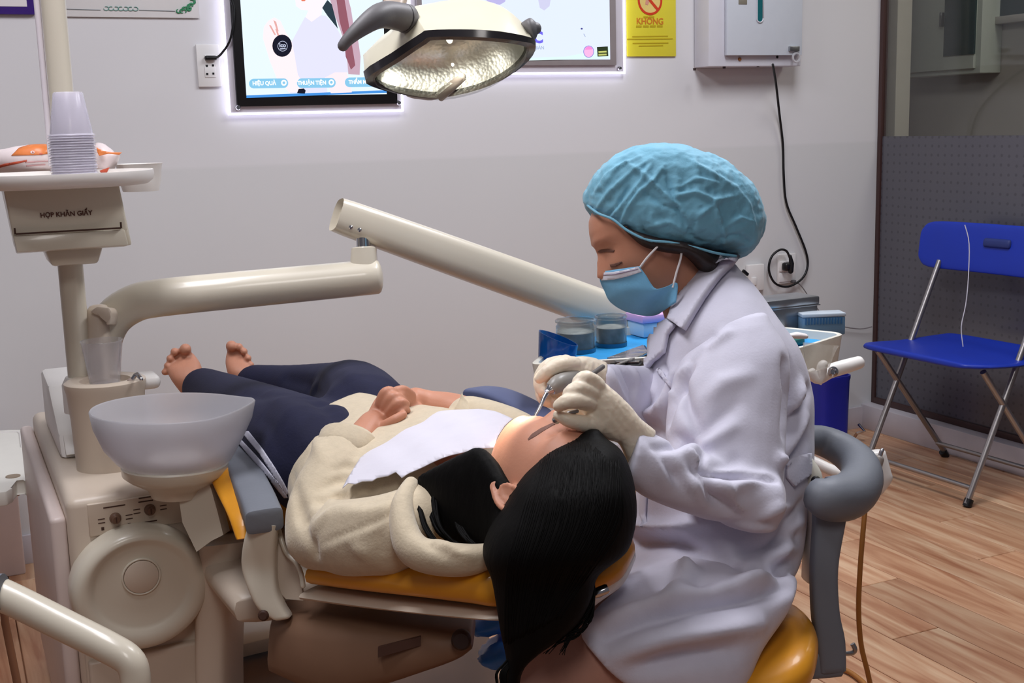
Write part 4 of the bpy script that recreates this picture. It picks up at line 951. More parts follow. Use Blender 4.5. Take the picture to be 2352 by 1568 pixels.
# ================================================================ DELIVERY TRAY AND WHAT LIES ON IT
TZ = .80
tray = thing('delivery_tray', 'white instrument tray with a blue liner behind the dentist', 'tray', Pz(1500, 810, TZ))
tl, tr_, tr2, tl2 = Pz(1216, 838, TZ), Pz(1836, 800, TZ), Pz(1944, 766, TZ), Pz(1290, 762, TZ)
tl2 = Pz(1312, 756, TZ); tfar = Pz(1700, 742, TZ)
def rr_poly(c, s):
    m = sum(c, Vector()) / len(c); return [m + (p - m) * s for p in c]
def rounded(c, r, k=5):
    out = []; m = len(c)
    for i in range(m):
        p, a, b = c[i], c[i - 1], c[(i + 1) % m]; u = (a - p).normalized() * r; v = (b - p).normalized() * r
        for j in range(k + 1):
            t = j / k; out.append((p + u) * (1 - t) ** 2 + p * 2 * t * (1 - t) + (p + v) * t * t)
    return out
oc = rounded([tl, tr_, tr2, tfar, tl2], .03)
bm = bmesh.new(); mid = sum(oc, Vector()) / len(oc)
def tring(s, z): return [mid + (p - mid) * s + EZ * z for p in oc]
add_rings(bm, [tring(.93, -.075), tring(.97, -.07), tring(1.0, -.004), tring(1.0, 0), tring(.985, .002), tring(.965, 0), tring(.955, -.018), tring(.2, -.018)])
link('tray_body', sharp(bm_mesh(bm), 40), mat('tray_white', (226, 222, 210), .4, noise=.02), tray)
liner = prism('tray_liner', mat('liner_blue', (44, 158, 226), .55, noise=.08, nscale=25, bump=.2, bscale=40), None, [p - EZ * .001 for p in tring(.945, -.017)], EZ * .0015)
tag(liner, 'bright blue paper liner spread over the instrument tray', 'tray liner')
LZ = TZ - .0165
# cart column under the tray, handle, cup holder
tube('tray_post', cream, tray, [mid - EZ * .07, mid - EZ * .16, P(1500, 752, uad + .30)], .024, 16)
tube('handle_bar', white_pl, tray, [P(1860, 858, 2.44), P(1880, 868, 2.45), P(1905, 853, 2.46), P(1940, 842, 2.46), P(1974, 832, 2.47)], [.010, .0125, .0145, .0145, .013], 16, (.6, .7), k=4)
lathe('handle_ring', chrome, tray, P(1912, 853, 2.444), -FW, [(.006, 0), (.0105, 0), (.0105, .006), (.006, .008), (.004, .004), (.0, .004)], 20, False)
tube('hinge_arm', white_pl, tray, [P(1862, 852, 2.42), P(1882, 873, 2.42), P(1888, 842, 2.42), P(1893, 836, 2.42)], [.009, .0105, .0105, .009], 12, (.5, .8), k=3)
# clear holder
t = thing('plastic_holder', 'clear plastic cup-shaped holder hooked on the right end of the tray', 'holder', P(1880, 850, 2.40))
bm = bmesh.new(); pxloft(bm, [(1852, 854, 1904, 842, 2.40, .02), (1848, 815, 1918, 806, 2.40, .028), (1846, 786, 1926, 794, 2.40, .034)], 24, .8, (.1, 0)); 
link('holder_shell', sharp(bm_mesh(bm), 50), mat('clear_grey', (214, 210, 200), .15, trans=.5, ior=1.1, alpha=.5), t)
# jars
glassj = mat('jar_glass', (176, 182, 182), .05, trans=.9, ior=1.15, alpha=.55, spec=.7)
instr = mat('jar_contents', (178, 182, 180), .4, metal=.2, noise=.3, nscale=60)
for i, (x, yb, r, h, lab) in enumerate(((1323, 815, .0425, .068, 'wider glass jar of burs on the tray, beside the blue cup'), (1404, 802, .0345, .066, 'narrower glass jar of burs on the tray, right of the wider jar'))):
    b0 = Pz(x, yb - 8, LZ); t = thing('glass_jar', lab, 'jar', b0, 'glass jars on the tray')
    lathe('jar_body', glassj, t, b0, EZ, [(0, 0), (r * .93, 0), (r * .97, .004), (r * .97, h * .80), (r * .9, h * .86), (r * .9, h * .9), (r, h * .93), (r * 1.01, h * .98), (r * .97, h), (r * .92, h), (r * .87, h * .88), (r * .92, h * .78), (r * .92, .006), (0, .006)], 32)
    lathe('jar_contents', instr, t, b0, EZ, [(0, .007), (r * .9, .007), (r * .9, h * .62), (r * .6, h * .66), (0, h * .6)], 24)
    lathe('liner_tint', mat('jar_blue_tint', (30, 110, 150), .4, noise=.1), t, b0, EZ, [(r * .98, .001), (r * .985, h * .14), (r * .972, h * .14)], 28, False)
# tilted blue cup
bcp = Pz(1278, 833, LZ)
lean = (EZ + RT * .10).normalized()
o = tag(lathe('blue_cup', mat('blue_tumbler', (16, 96, 178), .12, trans=.25, alpha=.92, noise=.12, nscale=18), None, bcp, lean, [(0, 0), (.036, 0), (.037, .004), (.040, .054), (.040, .058), (.038, .058), (.035, .006), (0, .005)], 32), 'translucent blue plastic cup at the left end of the tray', 'cup')
co, nr = mesh_np(o.data)   # slanting rim: lower on the right
for v in o.data.vertices:
    q = v.co - bcp; hgt = q.dot(lean)
    if hgt > .02: v.co -= lean * (.30 * q.dot(RT) + .006) * min(1, hgt / .05)
# instrument pouch, small boxes
t = thing('instrument_pouch', 'black edged steel pan of instruments wrapped in clear film, by the dentist sleeve', 'instrument pan', Pz(1440, 830, LZ))
pb_ = [Pz(1384, 838, LZ), Pz(1482, 802, LZ), Pz(1496, 822, LZ), Pz(1470, 850, LZ), Pz(1410, 850, LZ)]
prism('pan', mat('pan_black', (24, 24, 28), .3, noise=.1), t, pb_, EZ * .010, .002)
prism('film', mat('pan_film', (150, 150, 156), .1, noise=.3, nscale=60, bump=.6, bscale=50, metal=.6), t, [p + EZ * .011 for p in rr_poly(pb_, .84)], EZ * .003)
for k in range(3): tube('instrument', chrome, t, [Pz(1408 + k * 8, 842 - k * 4, LZ + .016), Pz(1478 + k * 5, 815 - k * 3, LZ + .016)], .0022, 8)
t = thing('pink_box', 'pale pink plastic box with a clear lid, behind the dentist lapel', 'box', Pz(1490, 755, LZ))
bxc = Pz(1500, 768, LZ)
box('lid', mat('pink_lid', (226, 180, 228), .3, noise=.04), t, bxc + EZ * .042, EX, EY, EZ, .10, .075, .018, .004); box('tub', mat('tub_clear', (186, 214, 234), .2, noise=.03), t, bxc + EZ * .017, EX, EY, EZ, .092, .07, .032, .004)
b1 = Pz(1795, 762, LZ)
t = thing('steel_box', 'stainless steel lidded box on the tray next to the ridged blue box', 'box', b1)
box('body', steel, t, b1 + EZ * .030, EX, EY, EZ, .14, .075, .060, .004); box('lid', steel, t, b1 + EZ * .070, EX, EY, EZ, .145, .080, .018, .003); box('lid_flange', steel, t, b1 + EZ * .060, EX, EY, EZ, .148, .083, .003, .001)
b2 = Pz(1885, 766, LZ)
t = thing('bur_box', 'blue grey ridged plastic box at the right end of the tray', 'box', b2)
bd = (EX * .92 - EY * .38).normalized(); be = EZ.cross(bd)
box('body', mat('bur_box_blue', (96, 130, 160), .4, noise=.03), t, b2 + EZ * .020, bd, be, EZ, .095, .045, .040, .003); box('lid', mat('bur_lid', (176, 186, 196), .35, noise=.02), t, b2 + EZ * .044, bd, be, EZ, .097, .047, .008, .002)
for k in range(13): box('ridge', mat('ridge_blue', (46, 92, 134), .4), t, b2 + EZ * .032 + bd * (-.040 + k * .0065) - be * .0235, bd, be, EZ, .0032, .003, .014, 0)
o = tag(loft('cotton_roll', mat('cotton', (228, 220, 218), .9, noise=.08, nscale=80, bump=.5, bscale=90), None, [(1812, 766, 1812, 776, 2.37, .012), (1830, 762, 1832, 778, 2.37, .014), (1850, 766, 1850, 778, 2.37, .01)], 16), 'white cotton roll beside the dentist shoulder on the tray', 'cotton roll')
o = tag(prism('green_dish', mat('green_dish', (10, 92, 86), .4, noise=.05), None, [Pz(1800, 786, LZ + .002), Pz(1846, 776, LZ + .002), Pz(1848, 790, LZ + .002), Pz(1815, 797, LZ + .002)], EZ * .012, .002), 'dark green dish on the tray by the dentist shoulder', 'dish')

# ================================================================ DENTIST STOOL
stool = thing('dentist_stool', 'dentist stool with yellow seat and curved grey torso support', 'stool', Vector((.42, 1.86, 0)))
ring_pts = [P(1838, 1012, 2.02), P(1880, 1010, 2.05), P(1930, 1030, 2.04), P(1972, 1065, 1.99), P(1978, 1105, 1.92), P(1950, 1138, 1.86), P(1905, 1145, 1.83), P(1872, 1135, 1.83)]
tube('torso_support', grey_pu, stool, ring_pts, [.022, .025, .028, .031, .034, .036, .034, .026], 24, (1, .6), k=5)
loft('support_post', grey_pu, stool, [(1866, 1130, 1950, 1140, 1.86, .02), (1868, 1200, 1938, 1205, 1.86, .018), (1862, 1300, 1922, 1303, 1.86, .018), (1864, 1400, 1925, 1400, 1.86, .018), (1872, 1470, 1938, 1468, 1.86, .018), (1878, 1540, 1940, 1535, 1.86, .018)], 24, .45, (.3, .15))
loft('support_bracket', grey_pu, stool, [(1818, 1502, 1822, 1556, 1.87, .018), (1870, 1490, 1872, 1555, 1.865, .018), (1925, 1480, 1928, 1550, 1.86, .018)], 20, .45, (.1, .3))
loft('seat', yel, stool, [(1500, 1490, 1500, 1600, 1.90, .17), (1600, 1470, 1600, 1600, 1.90, .19), (1700, 1440, 1700, 1590, 1.90, .2), (1790, 1408, 1790, 1552, 1.90, .18), (1838, 1400, 1830, 1520, 1.90, .12), (1856, 1430, 1850, 1490, 1.90, .06)], 28, .85, (.3, .5))
loft('seat_shell', white_pl, stool, [(1845, 1155, 1866, 1160, 1.93, .03), (1850, 1250, 1862, 1252, 1.93, .03), (1848, 1330, 1858, 1332, 1.93, .03)], 14, .6)
loft('back_pad', mat('stool_pad_white', (222, 218, 204), .4, noise=.02), stool, [(1842, 1050, 1858, 1046, 1.93, .03), (1844, 1090, 1880, 1080, 1.93, .04), (1844, 1130, 1882, 1120, 1.93, .04), (1846, 1160, 1868, 1158, 1.93, .03)], 20, .8)
lathe('support_bolt', black_pl, stool, P(1874, 1104, 1.888), -FW, [(0, 0), (.008, 0), (.006, .006), (0, .006)], 14)
sb = Vector((.42, 1.86, 0)); sp0 = P(1700, 1590, 1.90)
stool_c = Vector((sp0.x, sp0.y, 0))
tube('gas_column', chrome, stool, [stool_c + EZ * .05, stool_c + EZ * .40], .025, 18)
for k in range(5):
    a_ = 2 * math.pi * k / 5 + .4; dv = Vector((math.cos(a_), math.sin(a_), 0))
    tube('base_leg', chrome, stool, [stool_c + EZ * .075, stool_c + dv * .24 + EZ * .06], [.016, .011], 12, (0, 1))
    lathe('caster', black_pl, stool, stool_c + dv * .235 + EZ * .025 - dv.cross(EZ) * .012, dv.cross(EZ), [(0, 0), (.025, 0), (.025, .024), (0, .024)], 16)
tube('height_lever', steel, stool, [P(1900, 1500, 1.95), P(1952, 1500, 1.97), P(1964, 1492, 1.97), P(1958, 1478, 1.97)], .004, 8, k=3)

# ================================================================ HANDPIECE HOLDER WITH HOSE (behind the stool)
hd = thing('handpiece_holder', 'white holder with a chrome nozzle and tan hose behind the stool', 'holder', Pz(1990, 1568, 0))
loft('holder_body', white_pl, hd, [(1984, 1042, 2030, 1034, 2.28, .022), (1976, 1080, 2042, 1078, 2.28, .026), (1970, 1120, 2046, 1100, 2.28, .026), (1972, 1152, 2028, 1128, 2.28, .018)], 20, .6, (.2, .3))
tube('holder_arm', white_pl, hd, [P(1985, 1100, 2.30), P(1900, 1075, 2.36), P(1800, 1010, 2.42), P(1790, 900, 2.46), mid + (tr_ - mid) * .6 - EZ * .06], .011, 12, k=5)
tube('nozzle_grip', mat('nozzle_grey', (150, 142, 136), .4), hd, [P(2012, 1070, 2.25), P(2020, 1052, 2.25)], [.011, .009], 14, (0, .6)); tube('nozzle', chrome, hd, [P(2019, 1054, 2.25), P(2024, 1038, 2.25), P(2026, 1034, 2.25)], .0042, 10, (0, 1))
tube('hose', mat('tan_hose', (170, 112, 50), .45, noise=.05), hd, [P(1990, 1145, 2.27), P(1984, 1200, 2.26), P(1976, 1300, 2.25), P(1972, 1400, 2.25), P(1978, 1480, 2.26), P(1992, 1540, 2.27), P(2010, 1620, 2.3)], .0048, 10, k=5)
floor_h = tag(tube('floor_hose', MATS['tan_hose'], None, [Pz(1760, 1555, .008), Pz(1860, 1530, .008), Pz(1930, 1535, .008), Pz(1975, 1560, .008), Pz(2010, 1600, .008)], .006, 8, k=5), 'brown hose lying on the floor behind the stool', 'hose')
t = thing('syringe_handle', 'small silver tipped rod standing on the floor beside the blue bin', 'rod', Pz(1955, 1010, 0))
q0 = Pz(1957, 1015, 0.0); q1 = P(1972, 980, PX(q0)[2])
tube('rod', mat('rod_tan', (150, 110, 84), .4), t, [q0 + EZ * .004, P(1968, 995, PX(q0)[2] - .02)], .006, 8); tube('silver_tip', chrome, t, [P(1968, 995, PX(q0)[2] - .02), P(1986, 990, PX(q0)[2] - .03), P(1972, 974, PX(q0)[2] - .01)], .006, 8)

# ================================================================ BLUE BIN AND FOLDING CHAIR
bcn = Pz(1850, 1000, 0) - EY * .12
bm = bmesh.new(); w_ = .07
def binr(s, z): return [bcn + EX * x * s * w_ + EY * y * s * w_ + EZ * z for x, y in rounded2d]
rounded2d = [(math.copysign(abs(math.cos(a)) ** .45, math.cos(a)), math.copysign(abs(math.sin(a)) ** .45, math.sin(a))) for a in np.linspace(0, 2 * math.pi, 33)[:-1]]
add_rings(bm, [binr(1.0, 0), binr(.98, .01), binr(1.04, .25), binr(1.08, .26), binr(1.08, .272), binr(1.0, .272), binr(.95, .03)], cap=True)
o = tag(link('waste_bin', sharp(bm_mesh(bm), 40), mat('bin_blue', (28, 36, 150), .45, noise=.05)), 'dark blue plastic waste bin by the wall under the tray handle', 'bin')
fc = thing('folding_chair', 'blue plastic folding chair with steel legs in front of the glass partition', 'chair', Pz(2200, 1100, 0))
blue = mat('chair_blue', (18, 50, 168), .45, noise=.05, nscale=10); legm = mat('leg_steel', (160, 156, 156), .3, metal=.85, noise=.05)
FL, FR = Pz(1984, 1086, 0), Pz(2220, 1165, 0)
sx_ = (FR - FL).normalized(); back = Vector((-sx_.y, sx_.x, 0))      # from front to back of the chair
wd_ = (FR - FL).length
RL, RR = FL + back * .40, FR + back * .40
tilt = .03
SH = .46
def legs(Fp, Rp):
    top = Rp - back * .065 + EZ * .735
    tube('leg', legm, fc, [Fp + EZ * .012, Fp + (top - Fp) * .5, top], .0105, 12)
    hinge = Fp + back * .05 + EZ * (SH - .02)
    tube('leg', legm, fc, [Rp + EZ * .012, hinge], .0105, 12)
    for q, v in ((Fp, top), (Rp, hinge)):
        dvv = (v - q).normalized(); lathe('rubber_foot', black_pl, fc, q + EZ * .001, dvv, [(0, 0), (.0145, .002), (.015, .028), (0, .028)], 12)
legs(FL, RL); legs(FR, RR)
tube('front_bar', legm, fc, [FL + (RL - back * .065 + EZ * .735 - FL) * .08, FR + (RR - back * .065 + EZ * .735 - FR) * .08], .008, 10)
tube('rear_bar', legm, fc, [RL + (FL - RL) * .12 + EZ * .06, RR + (FR - RR) * .12 + EZ * .06], .008, 10)
sc0 = (FL + FR) / 2 + back * .19 + EZ * SH
bm = bmesh.new()
cs = [(sc0 + back * t + EZ * dz, sx_ * ww, EZ * .011) for t, dz, ww in ((-.215, .004, wd_ * .48), (-.15, .0, wd_ * .57), (0, -.008, wd_ * .58), (.12, -.004, wd_ * .55), (.18, .004, wd_ * .48))]
add_loft(bm, resample(cs, 4), 28, .5, (.8, .8)); link('seat', sharp(bm_mesh(bm), 60), blue, fc)
bc0 = (RL + RR) / 2 - back * .055 + EZ * .79
bup = (EZ + back * .12).normalized()
bm = bmesh.new(); cs = [(bc0 + sx_ * t + back * (.02 - (t / .26) ** 2 * .02), bup * hh, back * .011) for t, hh in ((-.32, .055), (-.28, .082), (-.1, .085), (0, .085), (.1, .085), (.28, .082), (.32, .055))]
add_loft(bm, resample(cs, 4), 28, .5, (.6, .6)); bk = link('backrest', sharp(bm_mesh(bm), 60), blue, fc)
bm = bmesh.new(); add_loft(bm, resample([(bc0 + sx_ * t + bup * .022 + back * .012, bup * .016, back * .0135) for t in (-.05, 0, .05)], 3), 20, .7, (.6, .6)); link('grip_slot', bm_mesh(bm), mat('slot_blue', (36, 50, 110), .6, noise=.05), bk)

tp = [P(2216, 516, 3.95), P(2226, 560, 3.95), P(2224, 640, 3.95), P(2218, 700, 3.95), P(2208, 750, 3.95), P(2212, 796, 3.95)]
tag(tube('string', mat('string_white', (200, 200, 214), .8), None, tp, .0016, 6, k=4), 'thin pale string hanging down over the blue folding chair', 'string')
# ================================================================ PEOPLE: shared head
def head_points(nu=72, nv=46, jaw=1.0):
    prof = [(-.118, .030, .018, .004), (-.112, .056, .030, .010), (-.104, .074, .040, .022), (-.090, .083, .051, .040), (-.070, .087, .060, .060), (-.050, .089, .066, .078), (-.030, .090, .070, .090),
            (-.010, .089, .072, .097), (.010, .088, .074, .100), (.030, .094, .0755, .101), (.050, .0915, .075, .099), (.070, .084, .071, .092), (.088, .068, .060, .077), (.100, .050, .046, .058), (.109, .027, .026, .033), (.112, .006, .006, .008)]
    z = np.array([p[0] for p in prof]); zz = np.linspace(z[0], z[-1], nv)
    out = []
    for h in zz:
        fr, wd, bk = (np.interp(h, z, [p[k] for p in prof]) for k in (1, 2, 3))
        ring = []
        for i in range(nu):
            t = 2 * math.pi * i / nu; c, s = math.cos(t), math.sin(t)
            x = (fr if c > 0 else bk) * math.copysign(abs(c) ** .9, c); y = wd * math.copysign(abs(s) ** .92, s)
            if c > 0:
                g = lambda y0, z0, sy, sz: math.exp(-((abs(y) - y0) / sy) ** 2 - ((h - z0) / sz) ** 2)
                ns = math.exp(-(y / (.0085 + .007 * max(0, min(1, (.02 - h) / .05)))) ** 2)
                nz_ = np.interp(h, [-.044, -.036, -.028, -.01, .012, .024, .032], [0, .012, .023, .015, .006, .002, 0])
                x += ns * nz_ * (1 if c > .5 else 0)
                x -= .010 * g(.032, .010, .015, .012)
                x += .0045 * g(.032, .007, .011, .009)
                x += .003 * g(.026, .030, .02, .007)
                x += .005 * g(0, -.057, .020, .0055) + .0045 * g(0, -.068, .017, .005) - .003 * g(0, -.0625, .022, .0025)
                x += .005 * g(0, -.097, .018, .012)
                x += .004 * g(.042, -.025, .02, .02)
            ring.append(Vector((x, y, h)))
        out.append(ring)
    return out
def add_head(bm, M, scale=1.0):
    add_rings(bm, [[M @ (p * scale) for p in r] for r in head_points()])
def frame_of(origin, fwd, crown):
    z = crown.normalized(); x = (fwd - z * fwd.dot(z)).normalized(); y = z.cross(x)
    return Matrix(((x.x, y.x, z.x, origin.x), (x.y, y.y, z.y, origin.y), (x.z, y.z, z.z, origin.z), (0, 0, 0, 1)))
def add_ear(bm, M, side, y0=.074):
    """outer ear: rim, inner fold, lobe, concha plate"""
    def q(x, z, o): return M @ Vector((x, side * (y0 + o), z))
    rimp = [(-.004, -.004, .004), (-.002, .018, .008), (-.012, .030, .014), (-.026, .028, .018), (-.032, .012, .019), (-.028, -.008, .016), (-.018, -.024, .011), (-.010, -.032, .007), (-.004, -.026, .004)]
    add_tube(bm, [q(*p) for p in rimp], [.0035, .004, .0045, .0048, .0048, .0045, .005, .006, .004], 8, (1, 1), k=3)
    add_tube(bm, [q(-.010, .020, .008), q(-.020, .014, .011), q(-.021, -.002, .011), q(-.012, -.014, .008)], .003, 8, (1, 1), k=3)
    add_tube(bm, [q(-.002, .004, .004), q(-.003, -.008, .006), q(-.008, -.016, .006)], .0035, 8, (1, 1), k=2)
    add_blob(bm, q(-.015, .002, .003), (M.to_3x3() @ Vector((.015, 0, 0))), (M.to_3x3() @ Vector((0, .006, 0))), (M.to_3x3() @ Vector((0, 0, .026))), 14, 8)
skin = mat('skin_light', (222, 168, 142), .48, noise=.05, nscale=18, bump=.05, bscale=300, sss=.15)
skin2 = mat('skin_tan', (194, 136, 110), .5, noise=.06, nscale=22, bump=.06, bscale=260, sss=.12)
browm = mat('brow_hair', (112, 76, 64), .7, noise=.2, nscale=80)

# ================================================================ PATIENT
pat = thing('person', 'patient lying back in beige hoodie and navy striped track trousers, mouth being treated', 'person', Vector((-.35, 2.25, .56)))
Hc = P(1270, 1116, 1.715)
crown = (Vector((.63, -.775, -.06))).normalized()
facev = (EZ * .90 + crown * .27 + Vector((.20, .12, 0))).normalized()
MH = frame_of(Hc, facev, crown)
bm = bmesh.new()
add_head(bm, MH, .96)
add_ear(bm, MH, 1); add_ear(bm, MH, -1)
# neck, torso core, limbs
neck0 = MH @ Vector((-.02, 0, -.07)); chest0 = P(1030, 1120, 1.92)
add_tube(bm, [neck0, neck0 + (chest0 - neck0) * .5 - EZ * .01, chest0], [.052, .05, .07], 20, (1, 1))
add_loft(bm, resample([(P(1030, 1130, 1.92), (P(1130, 1030, 2.02) - P(920, 1220, 1.82)) / 2, EZ * .07), (P(900, 1110, 2.04), (P(1020, 1000, 2.16) - P(800, 1180, 1.92)) / 2, EZ * .075), (P(790, 1050, 2.2), (P(890, 980, 2.3) - P(700, 1110, 2.1)) / 2, EZ * .07)], 4), 24, .9)
def limb(pts, rad): add_tube(bm, [P(*p) for p in pts], rad, 18, (1, 1), k=4)
limb([(940, 1210, 1.80), (850, 1225, 1.84), (728, 1228, 1.92)], [.045, .042, .036])                      # near upper arm
limb([(728, 1228, 1.92), (775, 1100, 1.99), (830, 1012, 2.055), (856, 975, 2.085)], [.036, .037, .029, .025])
limb([(1180, 1000, 2.09), (1190, 990, 2.12)], [.04, .036])
limb([(1150, 985, 2.14), (1050, 945, 2.20), (985, 930, 2.20), (955, 918, 2.19)], [.034, .032, .027, .023])
limb([(730, 1055, 2.2), (640, 1000, 2.44), (560, 948, 2.67), (490, 912, 2.89), (452, 890, 2.99)], [.07, .066, .05, .04, .033])
limb([(850, 975, 2.38), (815, 920, 2.6), (770, 905, 2.78), (660, 895, 2.95), (562, 876, 3.06)], [.065, .06, .05, .04, .033])
# near hand resting on the belly, fingers folded over the other hand
def finger(pts, r): add_tube(bm, [P(*p) for p in pts], r, 12, (1, 1), k=3)
pxloft(bm, [(832, 972, 868, 1000, 2.085, .020), (846, 944, 892, 975, 2.10, .018), (862, 915, 915, 955, 2.115, .016), (880, 898, 922, 932, 2.12, .014)], 20, .8, (.6, .6))
finger([(872, 926, 2.095), (880, 904, 2.085), (892, 896, 2.085), (906, 899, 2.095)], [.0088, .0084, .0078, .0068])
finger([(884, 934, 2.09), (896, 914, 2.078), (910, 909, 2.078), (922, 913, 2.09)], [.0088, .0084, .0078, .0068])
finger([(894, 945, 2.085), (909, 928, 2.072), (923, 923, 2.072), (934, 927, 2.085)], [.0086, .0082, .0076, .0066])
finger([(900, 955, 2.085), (916, 943, 2.074), (928, 939, 2.074), (936, 943, 2.085)], [.0080, .0076, .007, .006])
finger([(866, 988, 2.075), (890, 974, 2.06), (910, 962, 2.055), (926, 952, 2.06)], [.011, .0098, .009, .0078])      # thumb
# far hand lying under it
pxloft(bm, [(975, 912, 985, 948, 2.20, .018), (950, 904, 957, 940, 2.17, .016), (932, 904, 940, 934, 2.15, .013)], 18, .8, (.6, .6))
for k, (x, y) in enumerate(((900, 892), (912, 903), (922, 917))):
    finger([(946, 908 + k * 9, 2.15), (926, y + 2, 2.12), (x + 4, y + 6, 2.10)], [.0085, .0080, .0068])
finger([(962, 938, 2.16), (950, 950, 2.13), (940, 957, 2.11)], [.0105, .0095, .008])
# feet, soles away from the camera
pxloft(bm, [(412, 895, 470, 893, 3.0, .035), (395, 872, 468, 868, 3.0, .036), (384, 850, 463, 845, 3.01, .032), (382, 834, 456, 828, 3.02, .024), (390, 818, 444, 812, 3.03, .016)], 22, .85, (.6, .5))
for x, y, r in ((426, 803, .0145), (402, 809, .0105), (392, 824, .0098), (386, 840, .0092), (380, 854, .0085)):
    dx, dy = (x - 430) * .35, (y - 850) * .3
    finger([(x - dx, y - dy, 3.02), (x, y, 3.015), (x + dx * .06, y + dy * .10, 3.0)], [r * .9, r, r * .95])
pxloft(bm, [(534, 880, 590, 876, 3.06, .034), (524, 856, 582, 850, 3.06, .034), (519, 834, 577, 834, 3.07, .03), (520, 816, 568, 818, 3.08, .022), (524, 804, 558, 806, 3.085, .015)], 22, .85, (.6, .5))
for x, y, r in ((532, 796, .0145), (549, 798, .010), (560, 808, .0095), (569, 823, .009), (576, 838, .008)):
    dx, dy = (x - 545) * .3, (y - 845) * .3
    finger([(x - dx, y - dy, 3.075), (x, y, 3.07), (x + dx * .06, y + dy * .10, 3.055)], [r * .9, r, r * .95])
body = link('body', fuse(bm, .003, 2, .5), skin2, pat)
bvb = bvh_of(body.data)
def onbody(name, m, poly, off, th, step=4, bv=bvb, parent=pat, fb_=None):
    try:
        b_ = drape(poly, bv, off, th, step, fb_); return link(name, bm_mesh(b_), m, parent)
    except Exception as ex:
        print('drape', name, ex)
onbody('eyebrow', browm, [(1212, 1008), (1222, 996), (1242, 983), (1266, 972), (1288, 966), (1290, 968), (1270, 977), (1248, 990), (1230, 1002), (1214, 1011)], .0, .0003, 3)

# trousers
bm = bmesh.new()
limb([(735, 1055, 2.18), (640, 1003, 2.42), (560, 950, 2.66), (492, 908, 2.88), (466, 892, 2.96)], [.105, .097, .078, .060, .052])
limb([(845, 975, 2.36), (812, 925, 2.58), (772, 905, 2.76), (668, 892, 2.94), (585, 882, 3.04)], [.100, .092, .074, .058, .050])
add_loft(bm, resample([(P(790, 1045, 2.22), (P(900, 975, 2.36) - P(675, 1105, 2.10)) / 2, EZ * .085), (P(745, 1020, 2.32), (P(860, 955, 2.46) - P(640, 1080, 2.2)) / 2, EZ * .085)], 3), 24, .9)
tm = fuse(bm, .0065, 16)
folds(tm, [([(655, 870), (700, 880), (770, 950)], .02, -.012), ([(700, 900), (770, 960)], .02, -.006), ([(620, 900), (680, 960), (700, 1010)], .02, .006), ([(790, 850), (850, 900)], .02, .006), ([(600, 960), (650, 1040)], .018, -.005), ([(560, 905), (640, 915)], .016, -.006), ([(720, 860), (750, 890)], .02, -.006)])
navy = mat('navy_cloth', (20, 22, 52), .85, noise=.10, nscale=60, bump=.15, bscale=220)
trs = link('trousers', tm, navy, pat); bvt = bvh_of(tm)
stripe = mat('stripe_white', (206, 206, 222), .75, noise=.04, nscale=60)
for poly in ([(556, 992), (572, 990), (604, 1030), (632, 1072), (652, 1106), (664, 1130), (660, 1136), (640, 1110), (622, 1080), (598, 1042)],
             [(540, 1005), (554, 1008), (590, 1046), (625, 1088), (646, 1112), (662, 1142), (654, 1142), (634, 1118), (606, 1082), (574, 1046)]):
    onbody('side_stripe', stripe, poly, .0006, .0014, 4, bvt, trs)

# hoodie
bm = bmesh.new()
add_loft(bm, resample([(P(1070, 1140, 1.88), (P(1160, 1040, 1.98) - P(990, 1230, 1.78)) / 2, EZ * .055), (P(1000, 1130, 1.94), (P(1130, 1005, 2.05) - P(860, 1255, 1.83)) / 2, EZ * .085), (P(880, 1100, 2.06), (P(1030, 975, 2.2) - P(735, 1215, 1.94)) / 2, EZ * .088), (P(800, 1055, 2.19), (P(925, 965, 2.32) - P(678, 1135, 2.07)) / 2, EZ * .090), (P(775, 1030, 2.25), (P(890, 955, 2.38) - P(664, 1090, 2.13)) / 2, EZ * .092)], 4), 28, .85, (.6, .25))
limb([(970, 1190, 1.80), (900, 1225, 1.80), (810, 1232, 1.845), (735, 1228, 1.91)], [.055, .060, .058, .054])
limb([(735, 1228, 1.91), (742, 1165, 1.95), (768, 1100, 1.99), (790, 1052, 2.03)], [.055, .057, .055, .052])
limb([(1190, 1000, 2.08), (1140, 978, 2.13), (1075, 955, 2.17)], [.042, .042, .038])
hm = fuse(bm, .0062, 4)
folds(hm, [([(740, 1120), (790, 1100), (850, 1095)], .010, -.007), ([(735, 1160), (780, 1135), (840, 1125)], .012, .009), ([(700, 1190), (745, 1150), (800, 1140)], .010, -.009), ([(720, 1210), (770, 1170), (830, 1165)], .012, .008),
            ([(690, 1160), (700, 1220), (720, 1270)], .010, -.007), ([(672, 1090), (685, 1160), (690, 1220)], .010, -.006), ([(715, 1030), (725, 1010), (740, 1050)], .012, .008), ([(760, 1190), (830, 1180), (900, 1160)], .010, .006),
            ([(745, 1248), (830, 1215), (920, 1175)], .006, -.006), ([(745, 1255), (830, 1222), (920, 1182)], .006, .004), ([(720, 1230), (725, 1280)], .010, -.006), ([(810, 1250), (850, 1280)], .012, .006), ([(870, 1215), (880, 1280)], .010, -.005), ([(760, 1080), (800, 1070), (840, 1075)], .008, -.005)])
crumple(hm, 16, .0022, 4, False)
beige = mat('beige_fleece', (203, 188, 162), .85, noise=.06, nscale=90, bump=.2, bscale=240, sheen=.3)
hood = link('hoodie', hm, beige, pat)
